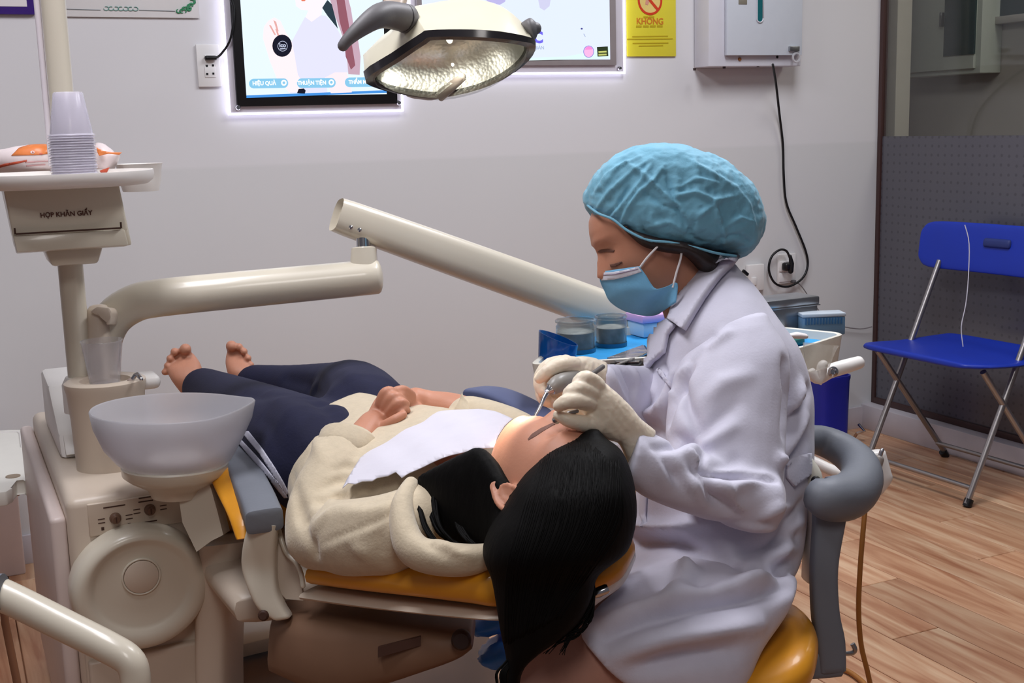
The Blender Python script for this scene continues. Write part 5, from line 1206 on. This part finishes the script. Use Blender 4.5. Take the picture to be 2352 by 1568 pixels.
# sleeve cuff opening, hem fold, hood roll
ca_ = (P(822, 1000, 2.06) - P(775, 1085, 2.0)).normalized(); cu0 = P(798, 1040, 2.035); cu = ca_.orthogonal().normalized(); cv_ = ca_.cross(cu)
bm = bmesh.new(); add_rings(bm, [[cu0 + ca_ * h + (cu * math.cos(t) + cv_ * math.sin(t)) * r * (1 + .05 * math.sin(3 * t + 1)) for t in np.linspace(0, 2 * math.pi, 33)[:-1]] for r, h in ((.050, -.03), (.053, .0), (.055, .016), (.054, .020), (.050, .018), (.046, -.01), (.03, -.02))]); link('cuff', bm_mesh(bm), beige, hood)
o = loft('cuff', beige, hood, [(1028, 975, 1105, 985, 2.145, .03), (1042, 940, 1102, 955, 2.145, .026), (1054, 916, 1086, 934, 2.145, .012), (1060, 903, 1068, 912, 2.145, .005)], 18, .9, (.3, .5)); crumple(o.data, 40, .002, 3, False)
bm = bmesh.new()
add_tube(bm, [P(*q) for q in ((945, 1115, 1.80), (925, 1160, 1.76), (928, 1215, 1.73), (950, 1262, 1.71), (1010, 1282, 1.69), (1080, 1285, 1.68), (1140, 1270, 1.68))], [.016, .021, .026, .030, .029, .026, .018], 16, (1, 1), k=5, flat=.8)
pass
hr = fuse(bm, .005, 4); folds(hr, [([(985, 1195), (1000, 1235), (1040, 1262), (1090, 1275)], .008, .006), ([(960, 1200), (985, 1250), (1040, 1280)], .008, -.005), ([(1010, 1225), (1012, 1245)], .006, -.004), ([(1035, 1245), (1036, 1262)], .006, -.004), ([(1060, 1256), (1060, 1272)], .006, -.004)])
link('hood_roll', hr, beige, hood)

# hair
blk = mat('black_hair', (10, 9, 9), .6, noise=.25, nscale=60, bump=.2, bscale=90, spec=.10, stretch=(1.5, 1.5, .25))
hair = thing  # placeholder name kept free
bm = bmesh.new()
pxloft(bm, [(1330, 1003, 1385, 1003, 1.66, .02), (1268, 1030, 1425, 1030, 1.66, .07), (1222, 1070, 1447, 1075, 1.66, .10), (1190, 1110, 1458, 1120, 1.65, .115), (1160, 1160, 1462, 1170, 1.645, .12), (1125, 1210, 1456, 1215, 1.64, .12), (1108, 1255, 1442, 1258, 1.63, .11),
            (1112, 1290, 1405, 1290, 1.62, .09), (1126, 1320, 1372, 1320, 1.61, .07), (1136, 1370, 1360, 1370, 1.60, .055), (1144, 1420, 1335, 1420, 1.60, .05), (1152, 1465, 1290, 1462, 1.60, .042), (1162, 1510, 1235, 1500, 1.60, .034), (1160, 1550, 1200, 1540, 1.60, .026), (1146, 1620, 1190, 1620, 1.60, .02)], 32, .95, (.8, .3))
pxloft(bm, [(1170, 1095, 1160, 1300, 1.70, .05), (1110, 1026, 1100, 1285, 1.73, .035), (1060, 1040, 1060, 1262, 1.75, .03), (1010, 1064, 1015, 1235, 1.775, .026), (962, 1090, 978, 1170, 1.80, .014)], 20, .9, (.3, .6))
hme = fuse(bm, .006, 4)
hair = link('hair', hme, blk, pat)
bm = bmesh.new(); rr = random.Random(5)
def strand(pts, r=.0016):
    add_tube(bm, [P(*p) for p in pts], [r * .8, r, r, r * .4][:len(pts)] if len(pts) == 4 else r, 5, (0, 1), k=5)
for k in range(26):   # loose ends on the right of the fall
    y0 = rr.uniform(1290, 1340); e = rr.uniform(0, 1)
    strand([(1352 + rr.uniform(-8, 12), y0, 1.62), (1366 - 10 * e, y0 + 50, 1.60), (1350 - 40 * e, y0 + 110 + 20 * e, 1.59), (1240 + 60 * e, 1465 + 40 * rr.random(), 1.58)], .0011)
for k in range(16):
    e = rr.uniform(0, 1); strand([(1190 + 30 * e, 1480, 1.59), (1160 + 20 * e, 1520, 1.585), (1138 + 25 * e, 1548, 1.58), (1145 + 22 * e, 1590, 1.58)], .0014)
for pts in ([(950, 1120, 1.80), (962, 1165, 1.755), (985, 1225, 1.72), (1030, 1270, 1.70)], [(962, 1115, 1.80), (985, 1170, 1.76), (1015, 1225, 1.73), (1080, 1262, 1.70)], [(1008, 1098, 1.79), (1000, 1150, 1.76), (1012, 1210, 1.73), (1050, 1250, 1.71)], [(1020, 1100, 1.79), (1036, 1160, 1.75), (1060, 1220, 1.72), (1100, 1260, 1.69)]):
    for e in range(5): strand([(x + rr.uniform(-6, 6), y + rr.uniform(-4, 4), d) for x, y, d in pts], .0026)
bvh_h = bvh_of(hme)
for k in range(110):   # fine locks lying on the hair from the parting down into the fall
    e = rr.random(); g = rr.uniform(-1, 1)
    A_ = (1235 + 190 * e, 1062 - 52 * math.sin(math.pi * min(1, e * 1.15)) + 6 * g); B_ = (1190 + 235 * e + 8 * g, 1190 + 15 * g); C_ = (1160 + 190 * e + 8 * g, 1320); D_ = (1160 + 120 * e + 10 * g, 1420 + 60 * (1 - e))
    pts3 = []
    for q in smooth_pts([Vector((x, y, 0)) for x, y in (A_, B_, C_, D_)], 7):
        h_, n_ = hit(bvh_h, q.x, q.y)
        if h_ is not None: pts3.append(h_ + (n_ if n_.dot(FW) < 0 else -n_) * .0001)
    if len(pts3) > 6: add_tube(bm, pts3, .0008, 5, (0, 0))
sh = link('hair_strands', bm_mesh(bm), blk, pat); sh['kind'] = 'stuff'

# paper bib and the tissue in the hand
bibp = [(1186, 982), (1168, 1000), (1152, 1022), (1142, 1046), (1100, 1056), (1050, 1074), (1000, 1096), (952, 1118), (936, 1127), (924, 1117), (905, 1124), (880, 1127), (868, 1133), (845, 1134), (828, 1140), (812, 1137), (798, 1146),
        (818, 1118), (840, 1080), (852, 1050), (872, 1030), (900, 1012), (935, 1000), (950, 985), (968, 972), (1000, 967), (1060, 965), (1110, 966), (1150, 972)]
pA, pB, pC = P(805, 1142, 1.875), P(1142, 1046, 1.80), P(985, 968, 2.09); nB = (pB - pA).cross(pC - pA).normalized()
if nB.z < 0: nB = -nB
def bibf(x, y):
    q = Pplane(x, y, pA, nB); c = (q - (pA + pB + pC) / 3).length
    return q + nB * (.030 * max(0, 1 - (c / .22) ** 2) + .0012 * math.sin(x * .045) * math.sin(y * .06)), nB
bib = tag(link('paper_bib', bm_mesh(drape(bibp, None, 0, .0012, 8, bibf)), mat('bib_paper', (214, 211, 222), .7, noise=.02, nscale=30, bump=.1, bscale=60)), 'white paper bib with a torn edge spread over the patient chest', 'bib')
o = tag(loft('tissue', mat('tissue_paper', (232, 228, 226), .9, noise=.04, bump=.3, bscale=70), None, [(922, 968, 940, 982, 2.10, .004), (934, 948, 968, 975, 2.12, .014), (950, 945, 970, 972, 2.14, .012)], 18, .9, (.4, .6)), 'crumpled white tissue held under the patient hands', 'tissue'); crumple(o.data, 90, .002, 2)
# ================================================================ DENTIST
den = thing('person', 'seated dentist in white coat, blue hair cap and mask leaning over the patient', 'person', Vector((.42, 1.9, .45)))
DH = P(1487, 550, 2.02)
dfw = (RT * -.90 - UP * .40 - FW * .10).normalized(); dcr = (RT * -.40 + UP * .92).normalized()
MD = frame_of(DH, dfw, dcr)
bm = bmesh.new()
add_head(bm, MD, .93)
add_ear(bm, MD, 1, .062); add_ear(bm, MD, -1, .062)
def dl(pts, rad): add_tube(bm, [P(*p) for p in pts], rad, 18, (1, 1), k=4)
dl([(1540, 600, 2.02), (1582, 660, 2.03), (1625, 740, 2.04)], [.056, .056, .07])
add_loft(bm, resample([pxsec(1580, 760, 1710, 730, 2.04, .11), pxsec(1560, 900, 1780, 880, 2.04, .10), pxsec(1550, 1100, 1790, 1100, 2.03, .10), pxsec(1550, 1250, 1740, 1265, 2.0, .10), pxsec(1560, 1350, 1680, 1355, 1.96, .10)], 3), 24)
dl([(1690, 840, 1.92), (1680, 1000, 1.87), (1710, 1130, 1.81)], [.045, .04, .03]); dl([(1710, 1130, 1.81), (1590, 1107, 1.765), (1500, 1072, 1.74), (1446, 1008, 1.715)], [.03, .026, .02, .014])
dl([(1600, 850, 2.14), (1530, 930, 2.06), (1466, 918, 1.98), (1420, 898, 1.925), (1380, 872, 1.875)], [.03, .02, .016, .014, .014])
dl([(1600, 1405, 1.86), (1450, 1475, 1.80), (1330, 1535, 1.76), (1265, 1605, 1.745)], [.07, .065, .05, .042]); dl([(1265, 1605, 1.745), (1290, 1900, 1.85), (1300, 2150, 1.98)], [.045, .042, .035])
dl([(1600, 1405, 2.04), (1450, 1470, 2.02), (1330, 1540, 1.99)], [.065, .06, .045]); dl([(1330, 1540, 1.99), (1350, 1800, 2.10), (1360, 2000, 2.2)], [.045, .042, .035])
dbody = link('body', fuse(bm, .0036, 2, .5), skin2, den); bvd = bvh_of(dbody.data)
onbody('eyebrow', browm, [(1372, 578), (1380, 573), (1398, 572), (1412, 574), (1410, 579), (1396, 578), (1382, 580)], .0002, .0010, 3, bvd, den)
onbody('eyelashes', browm, [(1402, 607), (1412, 605), (1428, 600), (1430, 603), (1416, 611), (1404, 613)], .0002, .0012, 3, bvd, den)
# hair showing under the cap
bm = bmesh.new()
pxloft(bm, [(1425, 515, 1440, 535, 1.955, .012), (1460, 530, 1478, 566, 1.95, .02), (1510, 545, 1530, 580, 1.945, .02), (1570, 555, 1580, 590, 1.95, .03), (1620, 570, 1620, 640, 2.0, .07), (1650, 585, 1640, 625, 2.02, .05)], 18, .9, (.6, .5))
link('hair', fuse(bm, .004, 3), mat('dark_brown_hair', (34, 24, 22), .5, noise=.2, nscale=60, bump=.3, bscale=100), den)
# bouffant cap
bm = bmesh.new()
pxloft(bm, [(1349, 440, 1351, 480, 2.02, .03), (1362, 412, 1374, 508, 2.02, .055), (1390, 380, 1407, 530, 2.02, .078), (1430, 354, 1442, 558, 2.02, .090), (1480, 340, 1486, 576, 2.02, .102), (1540, 339, 1535, 580, 2.02, .106), (1600, 354, 1592, 582, 2.02, .106), (1655, 378, 1645, 584, 2.03, .100), (1703, 414, 1690, 590, 2.03, .086), (1733, 455, 1722, 576, 2.03, .064), (1746, 490, 1740, 545, 2.03, .036)], 48, .68, (.4, .4), 5)
capm = fuse(bm, .003, 3)
KF = [([(1495, 365), (1450, 395), (1400, 440), (1370, 480)], .006, .005), ([(1500, 370), (1470, 420), (1430, 470), (1400, 500)], .006, .005), ([(1470, 360), (1420, 385), (1380, 430)], .006, .004), ([(1440, 372), (1395, 400), (1362, 450)], .006, .004), ([(1445, 430), (1420, 470), (1390, 505)], .005, -.004),
             ([(1440, 375), (1480, 400), (1520, 440), (1560, 475), (1580, 500)], .006, .0065), ([(1525, 380), (1500, 415), (1470, 440), (1440, 480), (1425, 520)], .006, .0065), ([(1480, 440), (1520, 470), (1560, 480)], .007, -.006), ([(1530, 400), (1545, 450), (1560, 490), (1590, 540)], .006, -.006),
             ([(1550, 450), (1600, 440), (1640, 460), (1690, 450)], .007, .007), ([(1560, 430), (1600, 410), (1650, 420)], .006, .005), ([(1640, 460), (1650, 500), (1665, 540), (1660, 570)], .006, .0065), ([(1600, 500), (1640, 470)], .006, .006), ([(1600, 500), (1580, 540), (1610, 555)], .006, -.005), ([(1665, 520), (1700, 500), (1730, 510)], .006, .006), ([(1660, 545), (1700, 540), (1725, 560)], .007, -.006),
             ([(1690, 430), (1720, 470), (1735, 520)], .007, .004), ([(1580, 365), (1640, 400), (1690, 430)], .007, .004), ([(1490, 520), (1540, 510), (1570, 530)], .006, .005), ([(1470, 500), (1480, 540)], .005, -.004)]
crumple(capm, 34, .0022, 11); crumple(capm, 80, .0008, 12)
folds(capm, [(p, w_ * .62, h_ * .95) for p, w_, h_ in KF])
capmat = mat('bouffant_fabric', (116, 178, 204), .7, noise=.08, nscale=30, bump=.15, bscale=200, sheen=.2)
link('hair_cap', capm, capmat, den)
tube('cap_elastic', capmat, den, [P(*q) for q in ((1350, 472, 1.995), (1374, 490, 1.965), (1408, 504, 1.948), (1442, 530, 1.938), (1488, 551, 1.930), (1535, 556, 1.926), (1590, 567, 1.926), (1645, 581, 1.935), (1690, 588, 1.955))], .0022, 8, (1, 1), k=5)
# face mask
Lc = [(1378, 624), (1378, 645), (1388, 668), (1402, 694), (1438, 716), (1486, 726), (1512, 722)]
Rc = [(1468, 611), (1484, 632), (1496, 652), (1508, 663), (1530, 658), (1556, 650), (1553, 694)]
bm = bmesh.new(); NU = 14; NV = 24
def crv(C, v):
    q = smooth_pts([Vector((x, y, 0)) for x, y in C], 6); f_ = v * (len(q) - 1); i = min(int(f_), len(q) - 2); return q[i].lerp(q[i + 1], f_ - i)
def maskpt(u, v, off):
    a, b = crv(Lc, v), crv(Rc, v); q = a.lerp(b, u); dm = 2.02 - .082 * math.sin(u * math.pi / 2) ** .8
    pl_ = .0016 * math.sin(v * 22) * math.sin(math.pi * min(1, u * 1.15))
    return P(q.x, q.y, dm - pl_ + off)
for side in (0, 1):
    for off in ((0, .0016),):
        g = [[[bm.verts.new(maskpt(i / NU, j / NV, o_) if side == 0 else (lambda p: p + FW * (2 * (2.02 - (p - CAM).dot(FW))))(maskpt(i / NU, j / NV, o_))) for i in range(NU + 1)] for j in range(NV + 1)] for o_ in off]
        for k in (0, 1):
            for j in range(NV):
                for i in range(NU): bm.faces.new((g[k][j][i], g[k][j][i + 1], g[k][j + 1][i + 1], g[k][j + 1][i]))
        for j in range(NV): bm.faces.new((g[0][j][NU], g[1][j][NU], g[1][j + 1][NU], g[0][j + 1][NU]))
        for j in (0, NV):
            for i in range(NU): bm.faces.new((g[0][j][i], g[0][j][i + 1], g[1][j][i + 1], g[1][j][i]))
maskb = mat('mask_blue', (116, 178, 216), .75, noise=.05, nscale=30, bump=.12, bscale=200)
msk = link('face_mask', bm_mesh(bm), maskb, den); bvm = bvh_of(msk.data)
onbody('mask_binding', mat('mask_white', (224, 224, 236), .7), [(1384, 626), (1410, 624), (1440, 619), (1466, 612), (1474, 624), (1442, 634), (1412, 641), (1382, 644)], .0004, .0008, 4, bvm, msk)
onbody('mask_stitching', mat('mask_seam', (130, 110, 140), .7), [(1386, 631), (1412, 629), (1440, 623), (1466, 617), (1466, 618.2), (1440, 624.4), (1412, 630.3), (1386, 632.3)], .0013, .0004, 3, bvm, msk)
white_e = mat('elastic_white', (236, 232, 232), .7)
for pts in (((1470, 614, 1.945), (1486, 592, 1.938), (1514, 562, 1.93)), ((1545, 660, 1.94), (1554, 625, 1.938), (1563, 595, 1.936), (1566, 572, 1.934))):
    tube('ear_loop', white_e, msk, [P(*q) for q in pts], .0018, 8, k=3)
# brown trousers
bm = bmesh.new()
dl([(1600, 1420, 1.86), (1450, 1475, 1.80), (1320, 1540, 1.755), (1262, 1610, 1.74)], [.095, .088, .072, .062]); dl([(1262, 1610, 1.74), (1290, 1900, 1.85), (1300, 2120, 1.97)], [.064, .058, .055])
dl([(1600, 1405, 2.04), (1450, 1470, 2.02), (1330, 1540, 1.99)], [.09, .08, .066]); dl([(1330, 1540, 1.99), (1350, 1800, 2.10), (1360, 1990, 2.19)], [.064, .058, .055])
tmm = fuse(bm, .007, 10)
link('trousers', tmm, mat('brown_cloth', (178, 132, 116), .8, noise=.06, nscale=40, bump=.15, bscale=240), den)
# white coat
bm = bmesh.new()
cs = [pxsec(1600, 640, 1692, 612, 2.03, .06), pxsec(1560, 700, 1738, 668, 2.03, .12), pxsec(1512, 760, 1778, 732, 2.03, .155), pxsec(1490, 830, 1826, 800, 2.03, .17), pxsec(1474, 920, 1856, 890, 2.02, .165), pxsec(1468, 1010, 1862, 990, 2.01, .16), pxsec(1464, 1110, 1856, 1100, 2.0, .16), pxsec(1458, 1200, 1844, 1200, 1.99, .165), pxsec(1440, 1270, 1822, 1290, 1.97, .17), pxsec(1420, 1350, 1776, 1370, 1.94, .16), pxsec(1440, 1420, 1735, 1425, 1.93, .14)]
add_loft(bm, resample(cs, 4), 36, .9, (.5, .3))
# skirt over the lap and down over the seat edge
pxloft(bm, [(1796, 1285, 1742, 1410, 1.92, .15), (1705, 1268, 1705, 1480, 1.89, .165), (1600, 1265, 1670, 1580, 1.86, .17), (1510, 1290, 1620, 1612, 1.83, .16), (1425, 1342, 1535, 1604, 1.80, .13), (1362, 1388, 1480, 1588, 1.78, .105), (1322, 1432, 1440, 1556, 1.765, .09)], 36, .72, (.3, .08))
pxloft(bm, [(1460, 1480, 1704, 1460, 1.85, .12), (1500, 1560, 1684, 1540, 1.85, .12), (1530, 1640, 1660, 1640, 1.86, .11)], 28, .8, (.3, .2))
coat_bm = bm; bm = bmesh.new()
# near sleeve
def sl(secs, n=26, dm=(.7, .6), pw=.95): pxloft(bm, secs, n, pw, dm)
sl([(1600, 770, 1770, 740, 1.93, .07), (1552, 850, 1812, 820, 1.90, .075), (1532, 950, 1806, 940, 1.87, .072), (1534, 1050, 1800, 1050, 1.84, .068), (1560, 1130, 1796, 1140, 1.82, .062), (1640, 1185, 1784, 1195, 1.80, .052)])
sl([(1770, 1080, 1768, 1206, 1.80, .058), (1700, 1062, 1690, 1204, 1.79, .06), (1600, 1036, 1580, 1178, 1.76, .056), (1520, 1006, 1490, 1146, 1.735, .050), (1468, 982, 1436, 1112, 1.715, .043)], dm=(.6, .1))
near_me = fuse(bm, .0052, 4); bm = bmesh.new()
# far sleeve
sl([(1530, 830, 1500, 1020, 2.04, .06), (1470, 838, 1462, 1000, 1.98, .05), (1425, 838, 1418, 965, 1.92, .042), (1388, 836, 1392, 930, 1.88, .036)], dm=(.5, .15))
far_me = fuse(bm, .0052, 4); cm = fuse(coat_bm, .0055, 4)
CF = [
    # torso and collar side
    ([(1640, 780), (1590, 830), (1550, 900), (1535, 970)], .012, -.014), ([(1670, 765), (1620, 800), (1560, 860)], .012, .010), ([(1560, 870), (1575, 930), (1605, 985)], .014, -.012), ([(1545, 860), (1530, 930), (1480, 960)], .014, .012), ([(1480, 960), (1520, 950), (1545, 900)], .010, .008), ([(1490, 985), (1560, 1010), (1610, 1030)], .016, -.010), ([(1500, 1030), (1580, 1020), (1620, 1040)], .010, -.008),
    ([(1520, 830), (1535, 870)], .006, -.005), ([(1490, 850), (1500, 900), (1480, 950)], .010, .007),
    # back edge, armpit
    ([(1805, 830), (1808, 900), (1800, 980)], .012, -.016), ([(1840, 880), (1825, 930), (1810, 940)], .012, .012), ([(1860, 890), (1830, 950), (1800, 1000)], .012, -.010), ([(1850, 960), (1815, 1020), (1790, 1060)], .012, .010), ([(1850, 1010), (1810, 1060)], .012, -.008),
    # upper arm
    ([(1610, 930), (1660, 880), (1720, 860)], .018, .006), ([(1560, 1010), (1620, 990), (1690, 930)], .016, -.006), ([(1545, 1050), (1600, 1030), (1680, 980)], .014, .008), ([(1560, 1090), (1620, 1075), (1690, 1060)], .014, -.006), ([(1600, 1110), (1680, 1120), (1760, 1090)], .014, .008),
    # elbow crease
    ([(1612, 1045), (1615, 1075), (1640, 1090), (1700, 1092), (1780, 1100)], .009, -.014), ([(1575, 1042), (1600, 1060), (1610, 1085)], .008, .010), ([(1620, 1100), (1640, 1140), (1690, 1180)], .010, -.010), ([(1640, 1090), (1670, 1130), (1700, 1170)], .010, .008), ([(1560, 1070), (1590, 1110), (1620, 1150)], .012, .008), ([(1520, 1050), (1550, 1090), (1580, 1130)], .012, -.007), ([(1490, 1030), (1510, 1070), (1530, 1110)], .012, .006), ([(1600, 1080), (1625, 1130), (1660, 1180)], .010, -.007),
    # waist and skirt
    ([(1460, 1212), (1530, 1215), (1620, 1200)], .012, .012), ([(1465, 1240), (1540, 1236), (1600, 1250), (1680, 1280), (1750, 1270), (1830, 1230)], .014, -.014), ([(1480, 1225), (1560, 1222), (1640, 1262), (1720, 1285), (1800, 1255)], .010, .008), ([(1560, 1300), (1580, 1320), (1570, 1350)], .016, .010), ([(1700, 1300), (1770, 1310), (1830, 1290)], .016, -.010), ([(1500, 1340), (1560, 1330), (1620, 1345)], .018, -.008),
    ([(1400, 1460), (1480, 1420), (1600, 1390), (1720, 1370), (1800, 1340)], .018, -.014), ([(1400, 1430), (1500, 1395), (1620, 1370), (1740, 1345)], .018, .012), ([(1420, 1500), (1520, 1470), (1640, 1450), (1740, 1430)], .018, .012), ([(1470, 1530), (1560, 1505), (1680, 1490)], .016, -.010), ([(1540, 1380), (1550, 1330), (1590, 1310)], .014, .007), ([(1700, 1340), (1780, 1330)], .012, .010), ([(1840, 1200), (1800, 1270), (1760, 1310)], .016, .010), ([(1820, 1160), (1780, 1170), (1740, 1190)], .012, .008), ([(1850, 1150), (1810, 1200), (1790, 1240)], .012, -.008),
    # far sleeve
    ([(1400, 850), (1420, 900), (1440, 930)], .010, .007), ([(1430, 850), (1455, 890), (1450, 940)], .010, -.008), ([(1450, 845), (1470, 880)], .008, .006)]
CF = [(p, w_ * (.78 if p[0][1] < 1205 else .9), h_ * (1.25 if p[0][1] < 1205 else 2.0)) for p, w_, h_ in CF]
folds(cm, CF); crumple(cm, 14, .0022, 21, False)
coatw = mat('white_coat_cloth', (208, 206, 222), .75, noise=.03, nscale=40, bump=.10, bscale=260, sheen=.15)
coat = link('coat', cm, coatw, den); bvc = bvh_of(cm)
folds(near_me, CF); crumple(near_me, 16, .0020, 22, False); link('sleeve', near_me, coatw, coat)
folds(far_me, CF[-3:]); crumple(far_me, 18, .0015, 23, False); link('sleeve', far_me, coatw, coat)
# collar, lapel, pocket flap, belt tab
onbody('collar', coatw, [(1640, 606), (1664, 594), (1688, 602), (1680, 622), (1654, 652), (1626, 692), (1604, 728), (1582, 764), (1552, 744), (1562, 712), (1584, 678), (1610, 644)], .007, .012, 7, bvc, coat, lambda x, y: (P(x, y, 1.955), -FW))
onbody('lapel', coatw, [(1545, 742), (1560, 752), (1544, 772), (1536, 812), (1512, 832), (1494, 856), (1498, 820), (1506, 780), (1520, 755)], .006, .008, 7, bvc, coat)
onbody('belt_tab', coatw, [(1802, 1062), (1854, 1040), (1856, 1086), (1818, 1116), (1802, 1096)], .003, .005, 7, bvc, coat)
onbody('chest_pocket', coatw, [(1512, 850), (1518, 846), (1545, 886), (1540, 892)], .002, .003, 5, bvc, coat)
onbody('front_placket', coatw, [(1478, 1112), (1490, 1110), (1486, 1200), (1474, 1206)], .002, .003, 6, bvc, coat)
# inner collar seen at the throat
o = loft('inner_shirt', mat('grey_shirt', (150, 144, 150), .8, noise=.04), den, [(1562, 690, 1592, 672, 1.99, .05), (1536, 725, 1570, 712, 1.99, .05), (1512, 762, 1548, 748, 1.985, .05), (1500, 790, 1525, 780, 1.985, .04)], 18, .9, (.3, .4))
# ------------------------------------------------ gloved hands
latex = mat('latex_glove', (240, 226, 204), .42, noise=.04, nscale=40, bump=.10, bscale=160, sss=.1)
bm = bmesh.new()
# near (left) hand: back of the hand towards the camera, fingers bent round the mirror handle
pxloft(bm, [(1505, 988, 1446, 1084, 1.735, .030), (1472, 962, 1424, 1022, 1.715, .026), (1450, 935, 1398, 1010, 1.705, .024), (1420, 905, 1368, 996, 1.695, .022), (1390, 880, 1348, 975, 1.69, .020), (1366, 868, 1336, 950, 1.69, .017)], 24, .8, (.2, .7))
fg = lambda pts, r: add_tube(bm, [P(*p) for p in pts], r, 14, (1, 1), k=4)
fg([(1372, 884, 1.68), (1346, 868, 1.668), (1328, 880, 1.664), (1324, 896, 1.668)], [.0115, .011, .0095, .008])     # little finger tucked high
fg([(1362, 903, 1.675), (1332, 892, 1.658), (1310, 901, 1.652), (1304, 914, 1.658)], [.0115, .011, .0098, .0082])
fg([(1354, 926, 1.672), (1326, 920, 1.650), (1302, 922, 1.644), (1284, 931, 1.650)], [.0118, .0112, .0104, .0088])
fg([(1352, 940, 1.70), (1328, 938, 1.692), (1304, 940, 1.69), (1290, 944, 1.692)], [.0105, .010, .009, .008])
fg([(1372, 978, 1.685), (1338, 972, 1.668), (1306, 964, 1.660), (1283, 953, 1.662)], [.0130, .0115, .0098, .0078])     # thumb below
gm = fuse(bm, .002, 3)
folds(gm, [([(1430, 1000), (1400, 960), (1370, 925)], .003, .0007), ([(1440, 985), (1410, 945), (1385, 912)], .003, .0007), ([(1420, 1010), (1385, 975), (1356, 950)], .003, .0007), ([(1450, 975), (1425, 940), (1400, 905)], .003, .0007)], 6)
crumple(gm, 120, .0004, 5)
link('glove', gm, latex, den)
bm = bmesh.new()
# far (right) hand: pen grip on the scaler
pxloft(bm, [(1392, 832, 1384, 905, 1.88, .028), (1365, 822, 1355, 905, 1.87, .028), (1335, 818, 1328, 905, 1.855, .028), (1302, 824, 1300, 898, 1.845, .024), (1280, 832, 1282, 888, 1.84, .020)], 24, .8, (.2, .7))
fg([(1318, 838, 1.835), (1288, 838, 1.815), (1262, 850, 1.805), (1240, 868, 1.805)], [.013, .0120, .0106, .0088])      # thumb on top
fg([(1300, 832, 1.85), (1264, 838, 1.845), (1244, 858, 1.842), (1240, 884, 1.838), (1246, 900, 1.832)], [.012, .0112, .0104, .0098, .0082])   # index
fg([(1300, 860, 1.86), (1262, 868, 1.86), (1244, 892, 1.858), (1248, 914, 1.852), (1262, 924, 1.846)], [.012, .0112, .0105, .0098, .0084])    # middle
fg([(1310, 880, 1.862), (1276, 896, 1.866), (1264, 916, 1.862), (1278, 928, 1.852)], [.0115, .0108, .010, .0084])
fg([(1325, 892, 1.862), (1298, 908, 1.864), (1288, 922, 1.860), (1298, 932, 1.852)], [.0108, .010, .0092, .0076])
gm = fuse(bm, .002, 3); folds(gm, [([(1360, 835), (1350, 870), (1362, 895)], .003, .0016), ([(1348, 832), (1338, 860)], .003, -.0014), ([(1290, 850), (1330, 846)], .003, -.0014)], 6); crumple(gm, 120, .0004, 6)
link('glove', gm, latex, den)
# ------------------------------------------------ instruments in the hands
t = thing('dental_scaler', 'grey ultrasonic scaler handpiece with a thin metal tip in the upper gloved hand', 'handpiece', P(1270, 890, 1.80))
tube('handle', mat('scaler_grey', (150, 146, 140), .35, noise=.03), t, [P(1266, 893, 1.788), P(1284, 880, 1.795), P(1320, 866, 1.83), P(1360, 850, 1.86)], [.0105, .0135, .012, .010], 18, (.1, 1), k=3)
lathe('nose_ring', chrome, t, P(1268, 892, 1.788), (P(1258, 899, 1.783) - P(1268, 892, 1.788)), [(0, 0), (.0095, 0), (.0085, .005), (.0055, .008), (.004, .012), (0, .012)], 20)
tube('metal_tip', chrome, t, [P(1258, 900, 1.783), P(1250, 913, 1.778), P(1240, 935, 1.772), P(1230, 952, 1.768), P(1226, 962, 1.765)], [.0034, .003, .0026, .0022, .0012], 10, (0, 1), k=3)
tube('cord_end', mat('scaler_cord', (110, 106, 104), .5), t, [P(1362, 858, 1.81), P(1384, 842, 1.82)], .0038, 10, (1, 1))
t = thing('mouth_mirror', 'steel mouth mirror handle between the thumb and fingers of the lower gloved hand', 'dental mirror', P(1290, 950, 1.66))
tube('handle', steel, t, [P(1278, 964, 1.69), P(1296, 952, 1.664), P(1325, 944, 1.662)], .003, 10, (1, 1), k=2)
lathe('mirror_head', chrome, t, P(1278, 964, 1.69), (P(1270, 969, 1.70) - P(1278, 964, 1.69)), [(0, 0), (.006, 0), (.006, .002), (0, .002)], 18)
